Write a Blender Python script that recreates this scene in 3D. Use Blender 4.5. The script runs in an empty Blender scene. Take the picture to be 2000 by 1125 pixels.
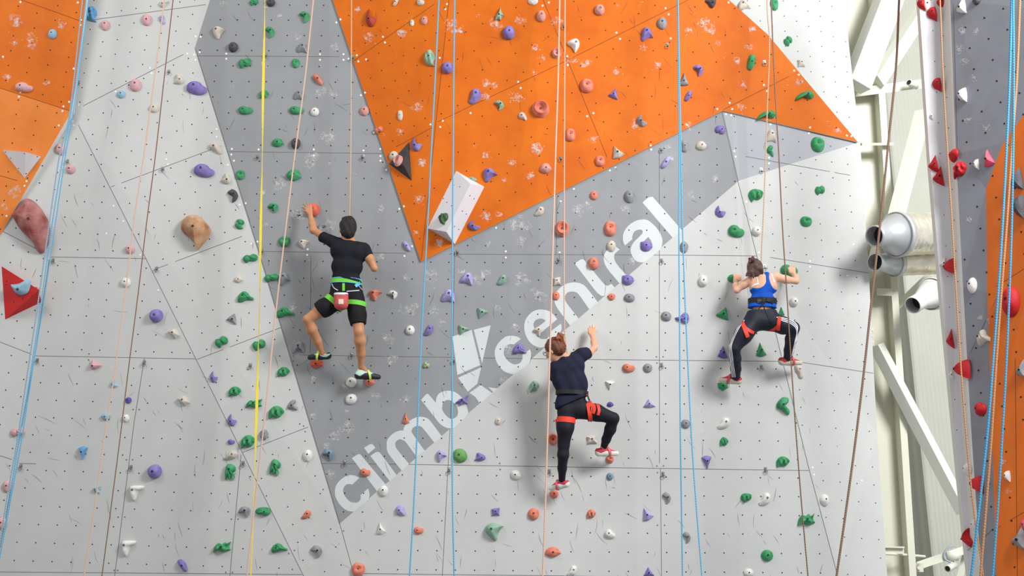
import bpy, bmesh, math, random
import numpy as np
from mathutils import Vector, Matrix, noise
from mathutils.bvhtree import BVHTree
from mathutils.geometry import tessellate_polygon

R = math.radians
scene = bpy.context.scene
COL = scene.collection
rnd = random.Random(7)

# ---------------------------------------------------------------- camera
F_PX = 2200.0
PITCH, ROLL = R(14.0), R(-0.9)
DIST = 11.6
cam_data = bpy.data.cameras.new('camera')
cam = bpy.data.objects.new('camera', cam_data)
COL.objects.link(cam)
cam_data.sensor_width = 36.0
cam_data.lens = 36.0 * F_PX / 2000.0
cam_data.clip_end = 200
CAM = Vector((0, -DIST * math.cos(PITCH), 4.4 - DIST * math.sin(PITCH)))
ROT = Matrix.Rotation(R(90) + PITCH, 3, 'X') @ Matrix.Rotation(ROLL, 3, 'Z')
cam.matrix_world = Matrix.Translation(CAM) @ ROT.to_4x4()
scene.camera = cam

# ---------------------------------------------------------------- light
scene.view_settings.view_transform = 'Standard'
scene.view_settings.look = 'None'
scene.view_settings.gamma = 1.0
scene.view_settings.use_curve_mapping = False
scene.view_settings.exposure = 0.0
world = bpy.data.worlds.new('hall_daylight')
scene.world = world
world.use_nodes = True
world.node_tree.nodes['Background'].inputs[0].default_value = (0.96, 0.98, 1.0, 1)
world.node_tree.nodes['Background'].inputs[1].default_value = 0.61

def area(name, loc, target, size, power, color):
    l = bpy.data.lights.new(name, 'AREA')
    l.shape = 'RECTANGLE'; l.size, l.size_y = size
    l.energy = power; l.color = color
    o = bpy.data.objects.new(name, l); COL.objects.link(o)
    o.location = loc
    o.rotation_euler = (Vector(target) - Vector(loc)).to_track_quat('-Z', 'Y').to_euler()
    return o
area('skylight_left', (-7.5, -6.0, 10.0), (-2.0, 0, 3.6), (2.8, 2.8), 240, (1.0, 0.985, 0.96))
area('skylight_right', (6.8, -7.5, 8.8), (2.6, 0, 3.2), (3.0, 3.0), 1330, (0.98, 0.99, 1.0))

# ---------------------------------------------------------------- picture <-> place
def ray(px, py):
    d = Vector(((px - 1000.0) / F_PX, (562.5 - py) / F_PX, -1.0))
    return ROT @ d
def P(px, py, dep=0.0):
    """point of the place seen at px,py whose distance in front of the main wall plane is dep"""
    d = ray(px, py)
    t = (-dep - CAM.y) / d.y
    return CAM + d * t
def mpp(p):
    """metres per pixel at point p"""
    return (ROT.transposed() @ (p - CAM)).z * -1.0 / F_PX

# ---------------------------------------------------------------- materials
def srgb(c):
    return tuple(((v / 255.0) / 12.92 if v / 255.0 <= 0.04045 else ((v / 255.0 + 0.055) / 1.055) ** 2.4) for v in c) + (1.0,)
MATS = {}
def mat(name, rgb, rough=0.6, metal=0.0, vary=0.0, scale=8.0, bump=0.0, bscale=60.0, spec=0.4, alpha=None, rgb2=None, stretch=None, detail=4):
    if name in MATS: return MATS[name]
    m = bpy.data.materials.new(name); m.use_nodes = True
    nt = m.node_tree; b = nt.nodes['Principled BSDF']
    b.inputs['Base Color'].default_value = srgb(rgb)
    b.inputs['Roughness'].default_value = rough
    b.inputs['Metallic'].default_value = metal
    b.inputs['Specular IOR Level'].default_value = spec
    tc = nt.nodes.new('ShaderNodeTexCoord')
    src = tc.outputs['Object']
    if stretch:
        mp = nt.nodes.new('ShaderNodeMapping'); mp.inputs['Scale'].default_value = stretch
        nt.links.new(src, mp.inputs[0]); src = mp.outputs[0]
    if vary or rgb2:
        n = nt.nodes.new('ShaderNodeTexNoise'); n.inputs['Scale'].default_value = scale
        n.inputs['Detail'].default_value = detail; n.inputs['Roughness'].default_value = 0.65
        nt.links.new(src, n.inputs['Vector'])
        mr = nt.nodes.new('ShaderNodeMapRange')
        mr.inputs['From Min'].default_value = 0.32; mr.inputs['From Max'].default_value = 0.68
        nt.links.new(n.outputs['Fac'], mr.inputs['Value'])
        mx = nt.nodes.new('ShaderNodeMix'); mx.data_type = 'RGBA'
        c = srgb(rgb)
        if rgb2: c2 = srgb(rgb2)
        else: c2 = tuple(min(1, v * (1 + vary)) for v in c[:3]) + (1,); c = tuple(v * (1 - vary) for v in c[:3]) + (1,)
        mx.inputs[6].default_value = c; mx.inputs[7].default_value = c2
        nt.links.new(mr.outputs[0], mx.inputs[0])
        nt.links.new(mx.outputs[2], b.inputs['Base Color'])
    if bump:
        n2 = nt.nodes.new('ShaderNodeTexNoise'); n2.inputs['Scale'].default_value = bscale; n2.inputs['Detail'].default_value = 3
        nt.links.new(src, n2.inputs['Vector'])
        bp = nt.nodes.new('ShaderNodeBump'); bp.inputs['Strength'].default_value = bump; bp.inputs['Distance'].default_value = 0.01
        nt.links.new(n2.outputs['Fac'], bp.inputs['Height']); nt.links.new(bp.outputs[0], b.inputs['Normal'])
    if alpha is not None: b.inputs['Alpha'].default_value = alpha
    MATS[name] = m
    return m

M_LIGHT = mat('pale_grey_paint', (197, 197, 194), 0.62, vary=0.045, scale=1.3, spec=0.25, detail=6)
M_DARK = mat('dark_grey_paint', (146, 147, 149), 0.62, vary=0.06, scale=1.6, spec=0.25, detail=6)
M_MID = mat('mid_grey_paint', (164, 166, 170), 0.62, vary=0.05, scale=1.5, spec=0.25, detail=6)
M_ORANGE = mat('orange_paint', (216, 109, 6), 0.6, rgb2=(200, 93, 3), scale=2.2, spec=0.25, detail=7)
M_ORANGE2 = mat('chalky_orange_paint', (226, 134, 64), 0.65, rgb2=(218, 118, 42), scale=2.2, spec=0.2, detail=7)
M_HOLE = mat('bolt_hole_dark', (38, 38, 40), 0.8)
M_SEAM = mat('seam_dark', (104, 104, 104), 0.8)
M_SEAMO = mat('orange_seam', (130, 62, 18), 0.8)
M_CAP = mat('white_cap', (236, 236, 232), 0.5)
M_CHALK = mat('chalk', (240, 238, 235), 0.95, spec=0.05, alpha=0.42)
M_CHALK2 = mat('chalk_haze', (238, 236, 234), 0.95, spec=0.05, alpha=0.16)
def _chalk_nodes(m):
    nt = m.node_tree; b = nt.nodes['Principled BSDF']; tc = nt.nodes.new('ShaderNodeTexCoord'); n = nt.nodes.new('ShaderNodeTexNoise')
    n.inputs['Scale'].default_value = 22; n.inputs['Detail'].default_value = 6; n.inputs['Roughness'].default_value = .75
    mr = nt.nodes.new('ShaderNodeMapRange'); mr.inputs['From Min'].default_value = .47; mr.inputs['From Max'].default_value = .72; mr.inputs['To Max'].default_value = .62
    nt.links.new(tc.outputs['Object'], n.inputs['Vector']); nt.links.new(n.outputs['Fac'], mr.inputs['Value']); nt.links.new(mr.outputs[0], b.inputs['Alpha'])
_chalk_nodes(M_CHALK2)
M_SCUFF = mat('rubber_scuff', (70, 70, 72), 0.85, spec=0.1, alpha=0.29)
M_LETTER = mat('letter_paint', (206, 210, 209), 0.6, vary=0.03, scale=2.0, spec=0.25)
M_BACK = mat('board_edge', (214, 212, 204), 0.7)

# ---------------------------------------------------------------- object helpers
def link_mesh(name, verts, faces, mats, fmats=None, smooth=False, parent=None):
    me = bpy.data.meshes.new(name)
    me.from_pydata([tuple(v) for v in verts], [], faces)
    for m in (mats if isinstance(mats, (list, tuple)) else [mats]): me.materials.append(m)
    if fmats is not None: me.polygons.foreach_set('material_index', fmats)
    if smooth: me.polygons.foreach_set('use_smooth', [True] * len(me.polygons))
    me.update()
    o = bpy.data.objects.new(name, me); COL.objects.link(o)
    if parent is not None:
        o.parent = parent; o.matrix_parent_inverse = parent.matrix_world.inverted()
    return o
def tag(o, label=None, cat=None, group=None, kind=None):
    if label: o['label'] = label
    if cat: o['category'] = cat
    if group: o['group'] = group
    if kind: o['kind'] = kind
    return o
def empty(name, loc):
    o = bpy.data.objects.new(name, None); COL.objects.link(o); o.location = loc; o.empty_display_size = 0.05
    o.matrix_world = Matrix.Translation(loc)
    return o
def recenter(o, loc=None):
    """move an object's origin onto the thing itself"""
    me = o.data
    if loc is None:
        loc = sum((v.co for v in me.vertices), Vector()) / max(1, len(me.vertices))
    me.transform(Matrix.Translation(-loc))
    o.matrix_world = Matrix.Translation(loc) @ o.matrix_world
    return o

class MB:
    """collects geometry of one mesh"""
    def __init__(s): s.v = []; s.f = []; s.m = []
    def add(s, verts, faces, mi=0):
        b = len(s.v); s.v += [Vector(v) for v in verts]
        for f in faces: s.f.append(tuple(b + i for i in f)); s.m.append(mi)
    def box(s, c, ax, ay, az, mi=0):
        """centre and three half-axis vectors"""
        c = Vector(c); pts = []
        for k in (-1, 1):
            for j in (-1, 1):
                for i in (-1, 1): pts.append(c + ax * i + ay * j + az * k)
        s.add(pts, [(0, 2, 3, 1), (4, 5, 7, 6), (0, 1, 5, 4), (2, 6, 7, 3), (0, 4, 6, 2), (1, 3, 7, 5)], mi)
    def beam(s, a, b, w, h, side=None, mi=0):
        a = Vector(a); b = Vector(b); d = (b - a)
        sd = Vector(side) if side else Vector((0, 1, 0))
        x = d.normalized().cross(sd).normalized(); y = x.cross(d.normalized()).normalized()
        s.box((a + b) / 2, x * w / 2, y * h / 2, d / 2, mi)
    def tube(s, pts, radii, n=10, mi=0, caps=True):
        pts = [Vector(p) for p in pts]
        if not isinstance(radii, (list, tuple)): radii = [radii] * len(pts)
        base = len(s.v); nrm = None
        for i, p in enumerate(pts):
            t = (pts[min(i + 1, len(pts) - 1)] - pts[max(i - 1, 0)]).normalized()
            if nrm is None: nrm = t.orthogonal().normalized()
            nrm = (nrm - t * nrm.dot(t)).normalized(); bn = t.cross(nrm)
            for k in range(n):
                a = 2 * math.pi * k / n
                s.v.append(p + (nrm * math.cos(a) + bn * math.sin(a)) * radii[i])
        for i in range(len(pts) - 1):
            for k in range(n):
                k2 = (k + 1) % n
                s.f.append((base + i * n + k, base + i * n + k2, base + (i + 1) * n + k2, base + (i + 1) * n + k)); s.m.append(mi)
        if caps:
            s.f.append(tuple(base + k for k in reversed(range(n)))); s.m.append(mi)
            e = base + (len(pts) - 1) * n
            s.f.append(tuple(e + k for k in range(n))); s.m.append(mi)
    def lathe(s, c, axis, prof, n=32, mi=0, caps=False):
        """prof: (distance along axis, radius)"""
        c = Vector(c); axis = Vector(axis).normalized(); u = axis.orthogonal().normalized(); w = axis.cross(u)
        base = len(s.v)
        for (z, r) in prof:
            for k in range(n):
                a = 2 * math.pi * k / n
                s.v.append(c + axis * z + (u * math.cos(a) + w * math.sin(a)) * r)
        for i in range(len(prof) - 1):
            for k in range(n):
                k2 = (k + 1) % n
                s.f.append((base + i * n + k, base + i * n + k2, base + (i + 1) * n + k2, base + (i + 1) * n + k)); s.m.append(mi)
        if caps:
            s.f.append(tuple(base + k for k in reversed(range(n)))); s.m.append(mi)
            e = base + (len(prof) - 1) * n
            s.f.append(tuple(e + k for k in range(n))); s.m.append(mi)
    def build(s, name, mats, parent=None, smooth=False):
        return link_mesh(name, s.v, s.f, mats, s.m, smooth, parent)

def smooth_closed(pts, per=4):
    """Catmull-Rom through the points; a third element marks a sharp corner"""
    out = []; n = len(pts)
    for i in range(n):
        p1 = pts[i]; p2 = pts[(i + 1) % n]
        p0 = pts[i - 1] if len(p1) < 3 else p1
        p3 = pts[(i + 2) % n] if len(p2) < 3 else p2
        for k in range(per):
            t = k / per; r = []
            for a in (0, 1):
                r.append(0.5 * (2 * p1[a] + (p2[a] - p0[a]) * t + (2 * p0[a] - 5 * p1[a] + 4 * p2[a] - p3[a]) * t * t + (-p0[a] + 3 * p1[a] - 3 * p2[a] + p3[a]) * t ** 3))
            out.append((r[0], r[1]))
    return out
def smooth_open(pts, per=6):
    out = []; n = len(pts)
    for i in range(n - 1):
        p0 = pts[max(i - 1, 0)]; p1 = pts[i]; p2 = pts[i + 1]; p3 = pts[min(i + 2, n - 1)]
        for k in range(per):
            t = k / per
            out.append(tuple(0.5 * (2 * p1[a] + (p2[a] - p0[a]) * t + (2 * p0[a] - 5 * p1[a] + 4 * p2[a] - p3[a]) * t * t + (-p0[a] + 3 * p1[a] - 3 * p2[a] + p3[a]) * t ** 3) for a in range(len(p1))))
    out.append(tuple(pts[-1]))
    return out
def inside(px, py, poly):
    c = False; n = len(poly); j = n - 1
    for i in range(n):
        xi, yi = poly[i][0], poly[i][1]; xj, yj = poly[j][0], poly[j][1]
        if (yi > py) != (yj > py) and px < (xj - xi) * (py - yi) / (yj - yi) + xi: c = not c
        j = i
    return c

# ================================================================= THE CLIMBING WALL (structure)
# corner table: where each fold of the wall is, and how far it stands out in front of the main plane
K = dict(
 ol0=(-220, -260, .34), ol1=(193, -260, .34), ol2=(168, 0, .27), ol3=(140, 217, .19), ol4=(-220, 100, .22), ol5=(-90, 610, .16), ol6=(2, 456, .13),
 f0=(199, -260, .12), f1=(172, 0, .11), f2=(141, 217, .10), f3=(380, 95, 0), f4=(410, 0, 0), f5=(489, -260, 0),
 l0=(-120, 660, .146), l1=(96, 505, .011), l2=(67, 700, -.049), l3=(0, 1070, -.16), l4=(-58, 1425, -.268), l5=(-300, 1425, -.036), l6=(-300, 700, .30),
 m0=(593, 1125, 0), m1=(743, 1425, -.02), d0=(512, 518, 0), d1=(662, 1024, 0), d2=(690, 1125, 0), d3=(775, 1425, 0),
 o0=(566, -260, .02), o1=(650, 0, .02), o2=(822, 511, .02), o3=(877, 0, .20), o4=(905, -260, .30),
 o5=(1412, 216, .02), o6=(1559, 140, .06), o7=(1675, 277, -.10), o8=(1500, 68, .10), o9=(1424, 0, .15), o10=(1140, -260, .32),
 c0=(1412, 216, 0), c1=(1443, 353, 0), c2=(1480, 499, 0), c3=(1582, 916, 0), c4=(1638, 1125, 0), c5=(1718, 1425, 0),
 r0=(1680, 277, -.13), r1=(1697, 533, -.15), r2=(1713, 848, -.17), r3=(1733, 1125, -.18), r4=(1756, 1425, -.18),
 u0=(1632, -260, -.05), u1=(1648, 0, -.08), u2=(1668, 176, -.12), u3=(1424, 0, .0), u4=(1500, 68, .0), u5=(1140, -260, .0),
 n0=(1775, -260, 2.0), n1=(1795, 0, 2.0), n2=(1815, 300, 2.0), n3=(1837, 560, 2.0), n4=(1864, 840, 2.0), n5=(1880, 1003, 2.0), n6=(1893, 1125, 2.0), n7=(1930, 1425, 2.0),
 q0=(1836, -260, 2.03), q1=(1843, 0, 2.03), q2=(1853, 300, 2.03), q3=(1863, 560, 2.03), q4=(1880, 840, 2.03), q5=(1892, 990, 2.03), q6=(1903, 1125, 2.03), q7=(1937, 1425, 2.03),
 e0=(1846, -260, 2.25), e1=(1856, 0, 2.25), e2=(1867, 300, 2.25), e3=(1881, 560, 2.25), e4=(1896, 825, 2.25), e5=(1905, 960, 2.25), e6=(1917, 1125, 2.25), e7=(1945, 1425, 2.25),
 g0=(2140, -260, 3.3), g1=(2140, 30, 3.3), g2=(1959, 280, 2.62), g3=(1926, 368, 2.45), g4=(1928, 570, 2.45), g5=(1938, 850, 2.5), g6=(1946, 1125, 2.5), g7=(1965, 1425, 2.5), g8=(2140, 1425, 3.3),
)
def kp(n): return P(*K[n])

def wall(name, polys, mats, thick=0.07):
    """polys: (corner names or (px,py,dep) tuples, material index). Front faces, back faces and rims."""
    mb = MB(); edges = {}
    for names, mi in polys:
        pts = [kp(n) if isinstance(n, str) else P(*n) for n in names]
        tri = tessellate_polygon([[Vector((K[n][0], K[n][1], 0)) if isinstance(n, str) else Vector((n[0], n[1], 0)) for n in names]])
        fr = []
        for t in tri:
            a, b, c = (pts[i] for i in t)
            if (b - a).cross(c - a).dot(CAM - a) < 0: t = (t[0], t[2], t[1])
            fr.append(t)
        mb.add(pts, fr, mi)
        back = [p + Vector((0, thick, 0)) for p in pts]
        mb.add(back, [tuple(reversed(t)) for t in fr], 0)
        for i in range(len(pts)):
            j = (i + 1) % len(pts)
            key = tuple(sorted([tuple(round(x, 4) for x in pts[i]), tuple(round(x, 4) for x in pts[j])]))
            edges.setdefault(key, []).append((pts[i], pts[j], back[i], back[j]))
    for key, l in edges.items():
        if len(l) == 1:
            a, b, ab, bb = l[0]; mb.add([a, b, bb, ab], [(0, 1, 2, 3)], 0)
    return mb, name, mats

WALLS = {}
WALLS['wall_left_orange'] = wall('wall_left_orange', [(['ol0', 'ol1', 'ol2', 'ol3', 'ol4'], 1), (['ol4', 'ol3', 'ol6', 'ol5'], 2)], None)
WALLS['wall_left'] = wall('wall_left', [
    (['f0', 'f5', 'f4', 'f3', 'f2', 'f1'], 1),
    (['f2', 'f3', 'd0', 'd1', 'd2', 'd3', 'm1', 'm0'], 1),
    (['f2', 'm0', 'm1', 'l4', 'l3', 'l2', 'l1'], 1),
    (['f2', 'l1', 'l2', 'l3', 'l4', 'l5', 'l6', 'l0'], 1)], None)
EDGE_A = (1443, 353, 0)
WALLS['wall_center'] = wall('wall_center', [
    (['f5', 'f4', 'f3', 'd0', 'd1', 'c1', 'c0', (822, 511, 0), (650, 0, 0), (566, -260, 0)], 2),
    (['d1', 'd2', 'd3', 'c5', 'c4', 'c3', 'c2', 'c1'], 1)], None)
WALLS['wall_overhang'] = wall('wall_overhang', [
    (['o0', 'o4', 'o3', 'o2', 'o1'], 1),
    (['o4', 'o10', 'o9', 'o8', 'o6', 'o5', 'o2', 'o3'], 1),
    (['o5', 'o6', 'o8', 'o7'], 1)], None)
WALLS['wall_right'] = wall('wall_right', [
    (['c0', 'r0', 'c1'], 2),
    (['c1', 'r0', 'r1', 'r2', 'r3', 'r4', 'c5', 'c4', 'c3', 'c2'], 1),
    (['u5', 'u0', 'u1', 'u2', 'r0', 'c0', 'u4', 'u3'], 1)], None)
WALLS['wall_near_right'] = wall('wall_near_right', [
    (['n0', 'q0', 'q1', 'q2', 'q3', 'q4', 'q5', 'q6', 'q7', 'n7', 'n6', 'n5', 'n4', 'n3', 'n2', 'n1'], 1),
    (['q0', 'e0', 'e1', 'e2', 'e3', 'e4', 'e5', 'e6', 'e7', 'q7', 'q6', 'q5', 'q4', 'q3', 'q2', 'q1'], 4),
    (['e0', 'g0', 'g1', 'g2', 'g3', 'g4', 'g5', 'g6', 'g7', 'e7', 'e6', 'e5', 'e4', 'e3', 'e2', 'e1'], 2),
    (['g1', 'g8', 'g7', 'g6', 'g5', 'g4', 'g3', 'g2'], 3)], None)
MATSETS = {
 'wall_left_orange': [M_BACK, M_ORANGE, M_ORANGE2], 'wall_left': [M_BACK, M_LIGHT], 'wall_center': [M_BACK, M_LIGHT, M_DARK],
 'wall_overhang': [M_BACK, M_ORANGE], 'wall_right': [M_BACK, M_LIGHT, M_MID],
 'wall_near_right': [M_BACK, mat('near_pale_paint', (212, 209, 212), .6, vary=.03, scale=3), mat('near_grey_paint', (136, 138, 146), .6, vary=.08, scale=3), mat('near_orange_paint', (226, 112, 24), .6, rgb2=(206, 96, 14), scale=2.5, stretch=(1, 1, .35)), mat('near_white_paint', (226, 225, 220), .6, vary=.03, scale=3)]}
EXTRA = [M_HOLE, M_SEAM, M_SEAMO, M_CAP, M_CHALK, M_CHALK2, M_SCUFF]
BV = []
for nm, (mb, _, _) in WALLS.items():
    BV.append((nm, BVHTree.FromPolygons([tuple(v) for v in mb.v], mb.f)))
VOL = []   # trees of the volumes screwed on the wall, filled later
def W(px, py, vols=False):
    """first wall surface seen at px,py -> (point, normal, wall name)"""
    d = ray(px, py).normalized(); best = None
    for nm, t in BV + (VOL if vols else []):
        h = t.ray_cast(CAM, d)
        if h[0] is not None and (best is None or h[3] < best[3]): best = (h[0], h[1], nm, h[3])
    if best is None: return None
    n = best[1]
    if n.dot(d) > 0: n = -n
    return best[0], n, best[2]

def stick(px, py, eps):
    h = W(px, py)
    return (h[0] + h[1] * eps, h[2]) if h else None
def decal(poly, mi, eps):
    """a flat mark on the wall's own surface, kept inside the wall's mesh"""
    pts = []; nm = None
    for p in poly:
        s = stick(p[0], p[1], eps)
        if s is None or (nm and s[1] != nm): return
        nm = s[1]; pts.append(s[0])
    base = len(MATSETS[nm])
    f = tuple(range(len(pts)))
    a, b, c = pts[0], pts[len(pts) // 3], pts[2 * len(pts) // 3]
    if (b - a).cross(c - a).dot(CAM - a) < 0: f = tuple(reversed(f))
    WALLS[nm][0].add(pts, [f], base + mi)
def disc(px, py, r, mi, eps, n=8, sx=1.0):
    decal([(px + sx * r * math.cos(2 * math.pi * k / n), py + r * math.sin(2 * math.pi * k / n)) for k in range(n)], mi, eps)
def stroke(pts, w, mi, eps, taper=False):
    n = len(pts)
    for i in range(n - 1):
        (x0, y0), (x1, y1) = pts[i][:2], pts[i + 1][:2]
        L = math.hypot(x1 - x0, y1 - y0) or 1
        nx, ny = -(y1 - y0) / L, (x1 - x0) / L
        w0 = w1 = w / 2
        if taper:
            w0 *= math.sin(math.pi * (i + .3) / (n - .4)); w1 *= math.sin(math.pi * (i + 1.3 - .6 * (i == n - 2)) / (n - .4))
        decal([(x0 + nx * w0, y0 + ny * w0), (x1 + nx * w1, y1 + ny * w1), (x1 - nx * w1, y1 - ny * w1), (x0 - nx * w0, y0 - ny * w0)], mi, eps)

# ---- regions of the picture, one per board field
def poly_of(names): return [K[n][:2] if isinstance(n, str) else n[:2] for n in names]
RG = {
 'LO1': poly_of(['ol0', 'ol1', 'ol2', 'ol3', 'ol4']), 'LO2': poly_of(['ol4', 'ol3', 'ol6', 'ol5']),
 'UL': poly_of(['f0', 'f5', 'f4', 'f3', 'f2', 'f1']), 'ML': poly_of(['f2', 'f3', 'd0', 'd1', 'd2', 'd3', 'm1', 'm0']),
 'LM': poly_of(['f2', 'm0', 'm1', 'l4', 'l3', 'l2', 'l1']), 'FL': poly_of(['f2', 'l1', 'l2', 'l3', 'l4', 'l5', 'l6', 'l0']),
 'O1': poly_of(['o0', 'o4', 'o3', 'o2', 'o1']), 'O2': poly_of(['o4', 'o10', 'o9', 'o8', 'o6', 'o5', 'o2', 'o3']), 'O3': poly_of(['o5', 'o6', 'o8', 'o7']),
 'CD': poly_of(['f5', 'f4', 'f3', 'd0', 'd1', 'c1', 'c0', 'o2', 'o1', 'o0']), 'CL': poly_of(['d1', 'd2', 'd3', 'c5', 'c4', 'c3', 'c2', 'c1']),
 'RD': poly_of(['c0', 'r0', 'c1']), 'RL': poly_of(['c1', 'r0', 'r1', 'r2', 'r3', 'r4', 'c5', 'c4', 'c3', 'c2']), 'UR': poly_of(['u5', 'u0', 'u1', 'u2', 'r0', 'c0', 'u4', 'u3']),
 'NA': poly_of(['n0', 'e0', 'e1', 'e2', 'e3', 'e4', 'e5', 'e6', 'e7', 'n7', 'n6', 'n5', 'n4', 'n3', 'n2', 'n1']),
 'NB': poly_of(['e0', 'g0', 'g1', 'g2', 'g3', 'g4', 'g5', 'g6', 'g7', 'e7', 'e6', 'e5', 'e4', 'e3', 'e2', 'e1']),
 'NC': poly_of(['g1', 'g8', 'g7', 'g6', 'g5', 'g4', 'g3', 'g2'])}
def region(px, py):
    for k in ('NA', 'NB', 'NC', 'O1', 'O3', 'O2', 'LO1', 'LO2', 'UL', 'ML', 'LM', 'FL', 'CD', 'CL', 'RD', 'RL', 'UR'):
        if inside(px, py, RG[k]): return k
    return None

# ---- seams between the boards
S, SO = 1, 2
def edge_dist_ok(px, py, keys, m=3):
    return all(region(px + dx, py + dy) in keys for dx, dy in ((m, 0), (-m, 0), (0, m), (0, -m)))
def rowy(n, x): return -8350 + 2.3727e6 / (267.7 - n) + .008 * (x - 1000)
def rowx(m, y): return 1245 + (876.8 - 1245 + 35.15 * m) * (y + 8350) / 8863
def seam(pts, w=1.05, mi=S, eps=.0008):
    out = []
    for i in range(len(pts) - 1):
        n = max(1, int(math.hypot(pts[i + 1][0] - pts[i][0], pts[i + 1][1] - pts[i][1]) / 24))
        for k in range(n): t = k / n; out.append((pts[i][0] * (1 - t) + pts[i + 1][0] * t, pts[i][1] * (1 - t) + pts[i + 1][1] * t))
    out.append(pts[-1]); stroke(out, w, mi, eps)
for s_ in [[(385, 109), (688, 111)], [(443, 296), (748, 300)], [(508, 491), (818, 495)], [(829, 496), (1335, 498.5), (1479, 500)],
           [(562, 693), (1140, 702), (1545, 706)], [(627, 905), (800, 907), (1290, 915), (1581, 919)], [(690, 1120), (1636, 1131)],
           [(518, 0), (517, 110)], [(687, 0), (684, 500)], [(888, 492), (884, 700)], [(1088, 385), (1086, 498)], [(1287.5, 292), (1288, 905)], [(1290, 915), (1292, 1125)],
           [(883, 700), (880, 820), (875, 912), (864, 1125)], [(607, 500), (606, 690)],
           [(141, 218), (380, 95)], [(142, 222), (298, 531), (384, 704), (473, 883), (593, 1125), (640, 1220)],
           [(385, 702), (548, 640)], [(300, 527), (498, 452)], [(473, 884), (602, 834)], [(217, 365), (432, 285)],
           [(150, 43), (402, 9)], [(100, 502), (284, 505)], [(68, 695), (383, 701)], [(38, 905), (70, 906)], [(0, 1117), (590, 1122)],
           [(282, 700), (262, 825), (224, 1125)], [(471, 888), (449, 1125)],
           [(96, 507), (67, 700), (0, 1070)], [(0, 668), (62, 692)], [(6, 452), (75, 488)], [(0, 890), (25, 898)],
           [(382, 96), (514, 518), (664, 1024), (692, 1125)],
           [(1410, 219), (1441, 353), (1478, 499), (1580, 916), (1636, 1125)],
           [(1431, 301), (1686, 347)], [(1480, 499), (1696, 533)], [(1548, 705), (1706, 729)],
           [(1862, 8), (1870, 300)], [(1895, 690), (1950, 575)], [(1890, 1075), (1945, 1030)]]:
    seam(s_)
for s_ in [[(1061, 0), (1186, 308)], [(855, 238), (1093, 125), (1344, 0)], [(1413, 214), (1559, 140)], [(692, 118), (848, 8)], [(749, 300), (846, 248)],
           [(0, -15), (160, 42)], [(0, 172), (138, 217)], [(0, 343), (58, 360)], [(877, 0), (823, 508)], [(1412, 218), (1672, 279)],
           [(1950, 1030), (2000, 1000)], [(1983, 700), (1987, 1125)], [(1946, 560), (2000, 525)]]:
    seam(s_, 1.05, SO)
seam([(1428, 0), (1503, 71)], 4.0, 3)
seam([(1503, 71), (1676, 276)], 1.4, 3)
# ---- rows of bolt holes
def grid(keys, fn, ir, jr, r=1.35, m=4):
    for j in range(*jr):
        for i in range(*ir):
            x, y = fn(i, j)
            if -40 < x < 2060 and -40 < y < 1165 and edge_dist_ok(x, y, keys, m): disc(x, y, r, 0, .0012)
def fC(i, j):
    y = rowy(j, 1000); x = rowx(i, y); return x, y + .008 * (x - 1000)
grid(('CD', 'CL'), fC, (-18, 24), (-20, 19), 1.4)
grid(('RD', 'RL'), lambda i, j: (1472 + i * (31.4 + .1 * j) + j * (1.8 + .02 * j), 357 + i * (4.3 - .09 * j) + j * (31.7 + .12 * j)), (-3, 9), (-6, 24), 1.15)
grid(('ML',), lambda i, j: (429.9 + i * (30.1 + .1 * j) + j * (9.3 + .02 * j), 423.2 - 13 * i + j * (30.7 + .11 * j)), (-14, 8), (-12, 26), 1.3)
grid(('LM',), lambda i, j: (131.2 + i * (34 + .14 * j) + j * (-4.5 - .02 * j), 393 + 1.05 * i + j * (30.9 + .12 * j)), (-2, 18), (-6, 22), 1.35)
grid(('UL',), lambda i, j: (172 + 28.6 * i - 3.9 * j, 86 - 4.2 * i + 28.4 * j), (-2, 12), (-5, 7), 1.2)
grid(('O2', 'O3'), lambda i, j: (942 + 32.3 * i + (16 - .18 * i) * j, 136.5 - 16.2 * i + (37 - .1 * i) * j), (-6, 22), (-6, 20), 1.3)
grid(('O1',), lambda i, j: (745.3 + 21.3 * i + 5.3 * j, 138 - 14.7 * i + 34.3 * j), (-6, 9), (-6, 15), 1.2)
grid(('LO1',), lambda i, j: (72 + 36 * i - 4.9 * j, 25.9 + 13.9 * i + 29 * j), (-3, 5), (-3, 8), 1.4)
grid(('LO2',), lambda i, j: (35.7 + 37.6 * i - 3.9 * j, 195.5 + 12.5 * i + 28 * j), (-2, 5), (-1, 10), 1.4)
grid(('FL',), lambda i, j: (33.3 + 29.6 * i - 5.5 * j, 627 + 13 * i + 33.7 * j), (-3, 6), (-14, 14), 1.4)
grid(('UR',), lambda i, j: (1627.5 + 24 * i + 1.4 * j, 71.5 + 10 * i + 29.5 * j), (-8, 3), (-3, 9), 1.0)
grid(('NB', 'NC'), lambda i, j: (1885.9 + 36.8 * i + 8.4 * j - .12 * j * j, 53 - 18 * i + j * (40.8 + .1 * j)), (-3, 7), (-4, 30), 2.0)
grid(('NA',), lambda i, j: (1822 + 20 * i + 3.6 * j, 60 + 10 * i + 60 * j), (-1, 3), (-1, 18), 1.0)
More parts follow.
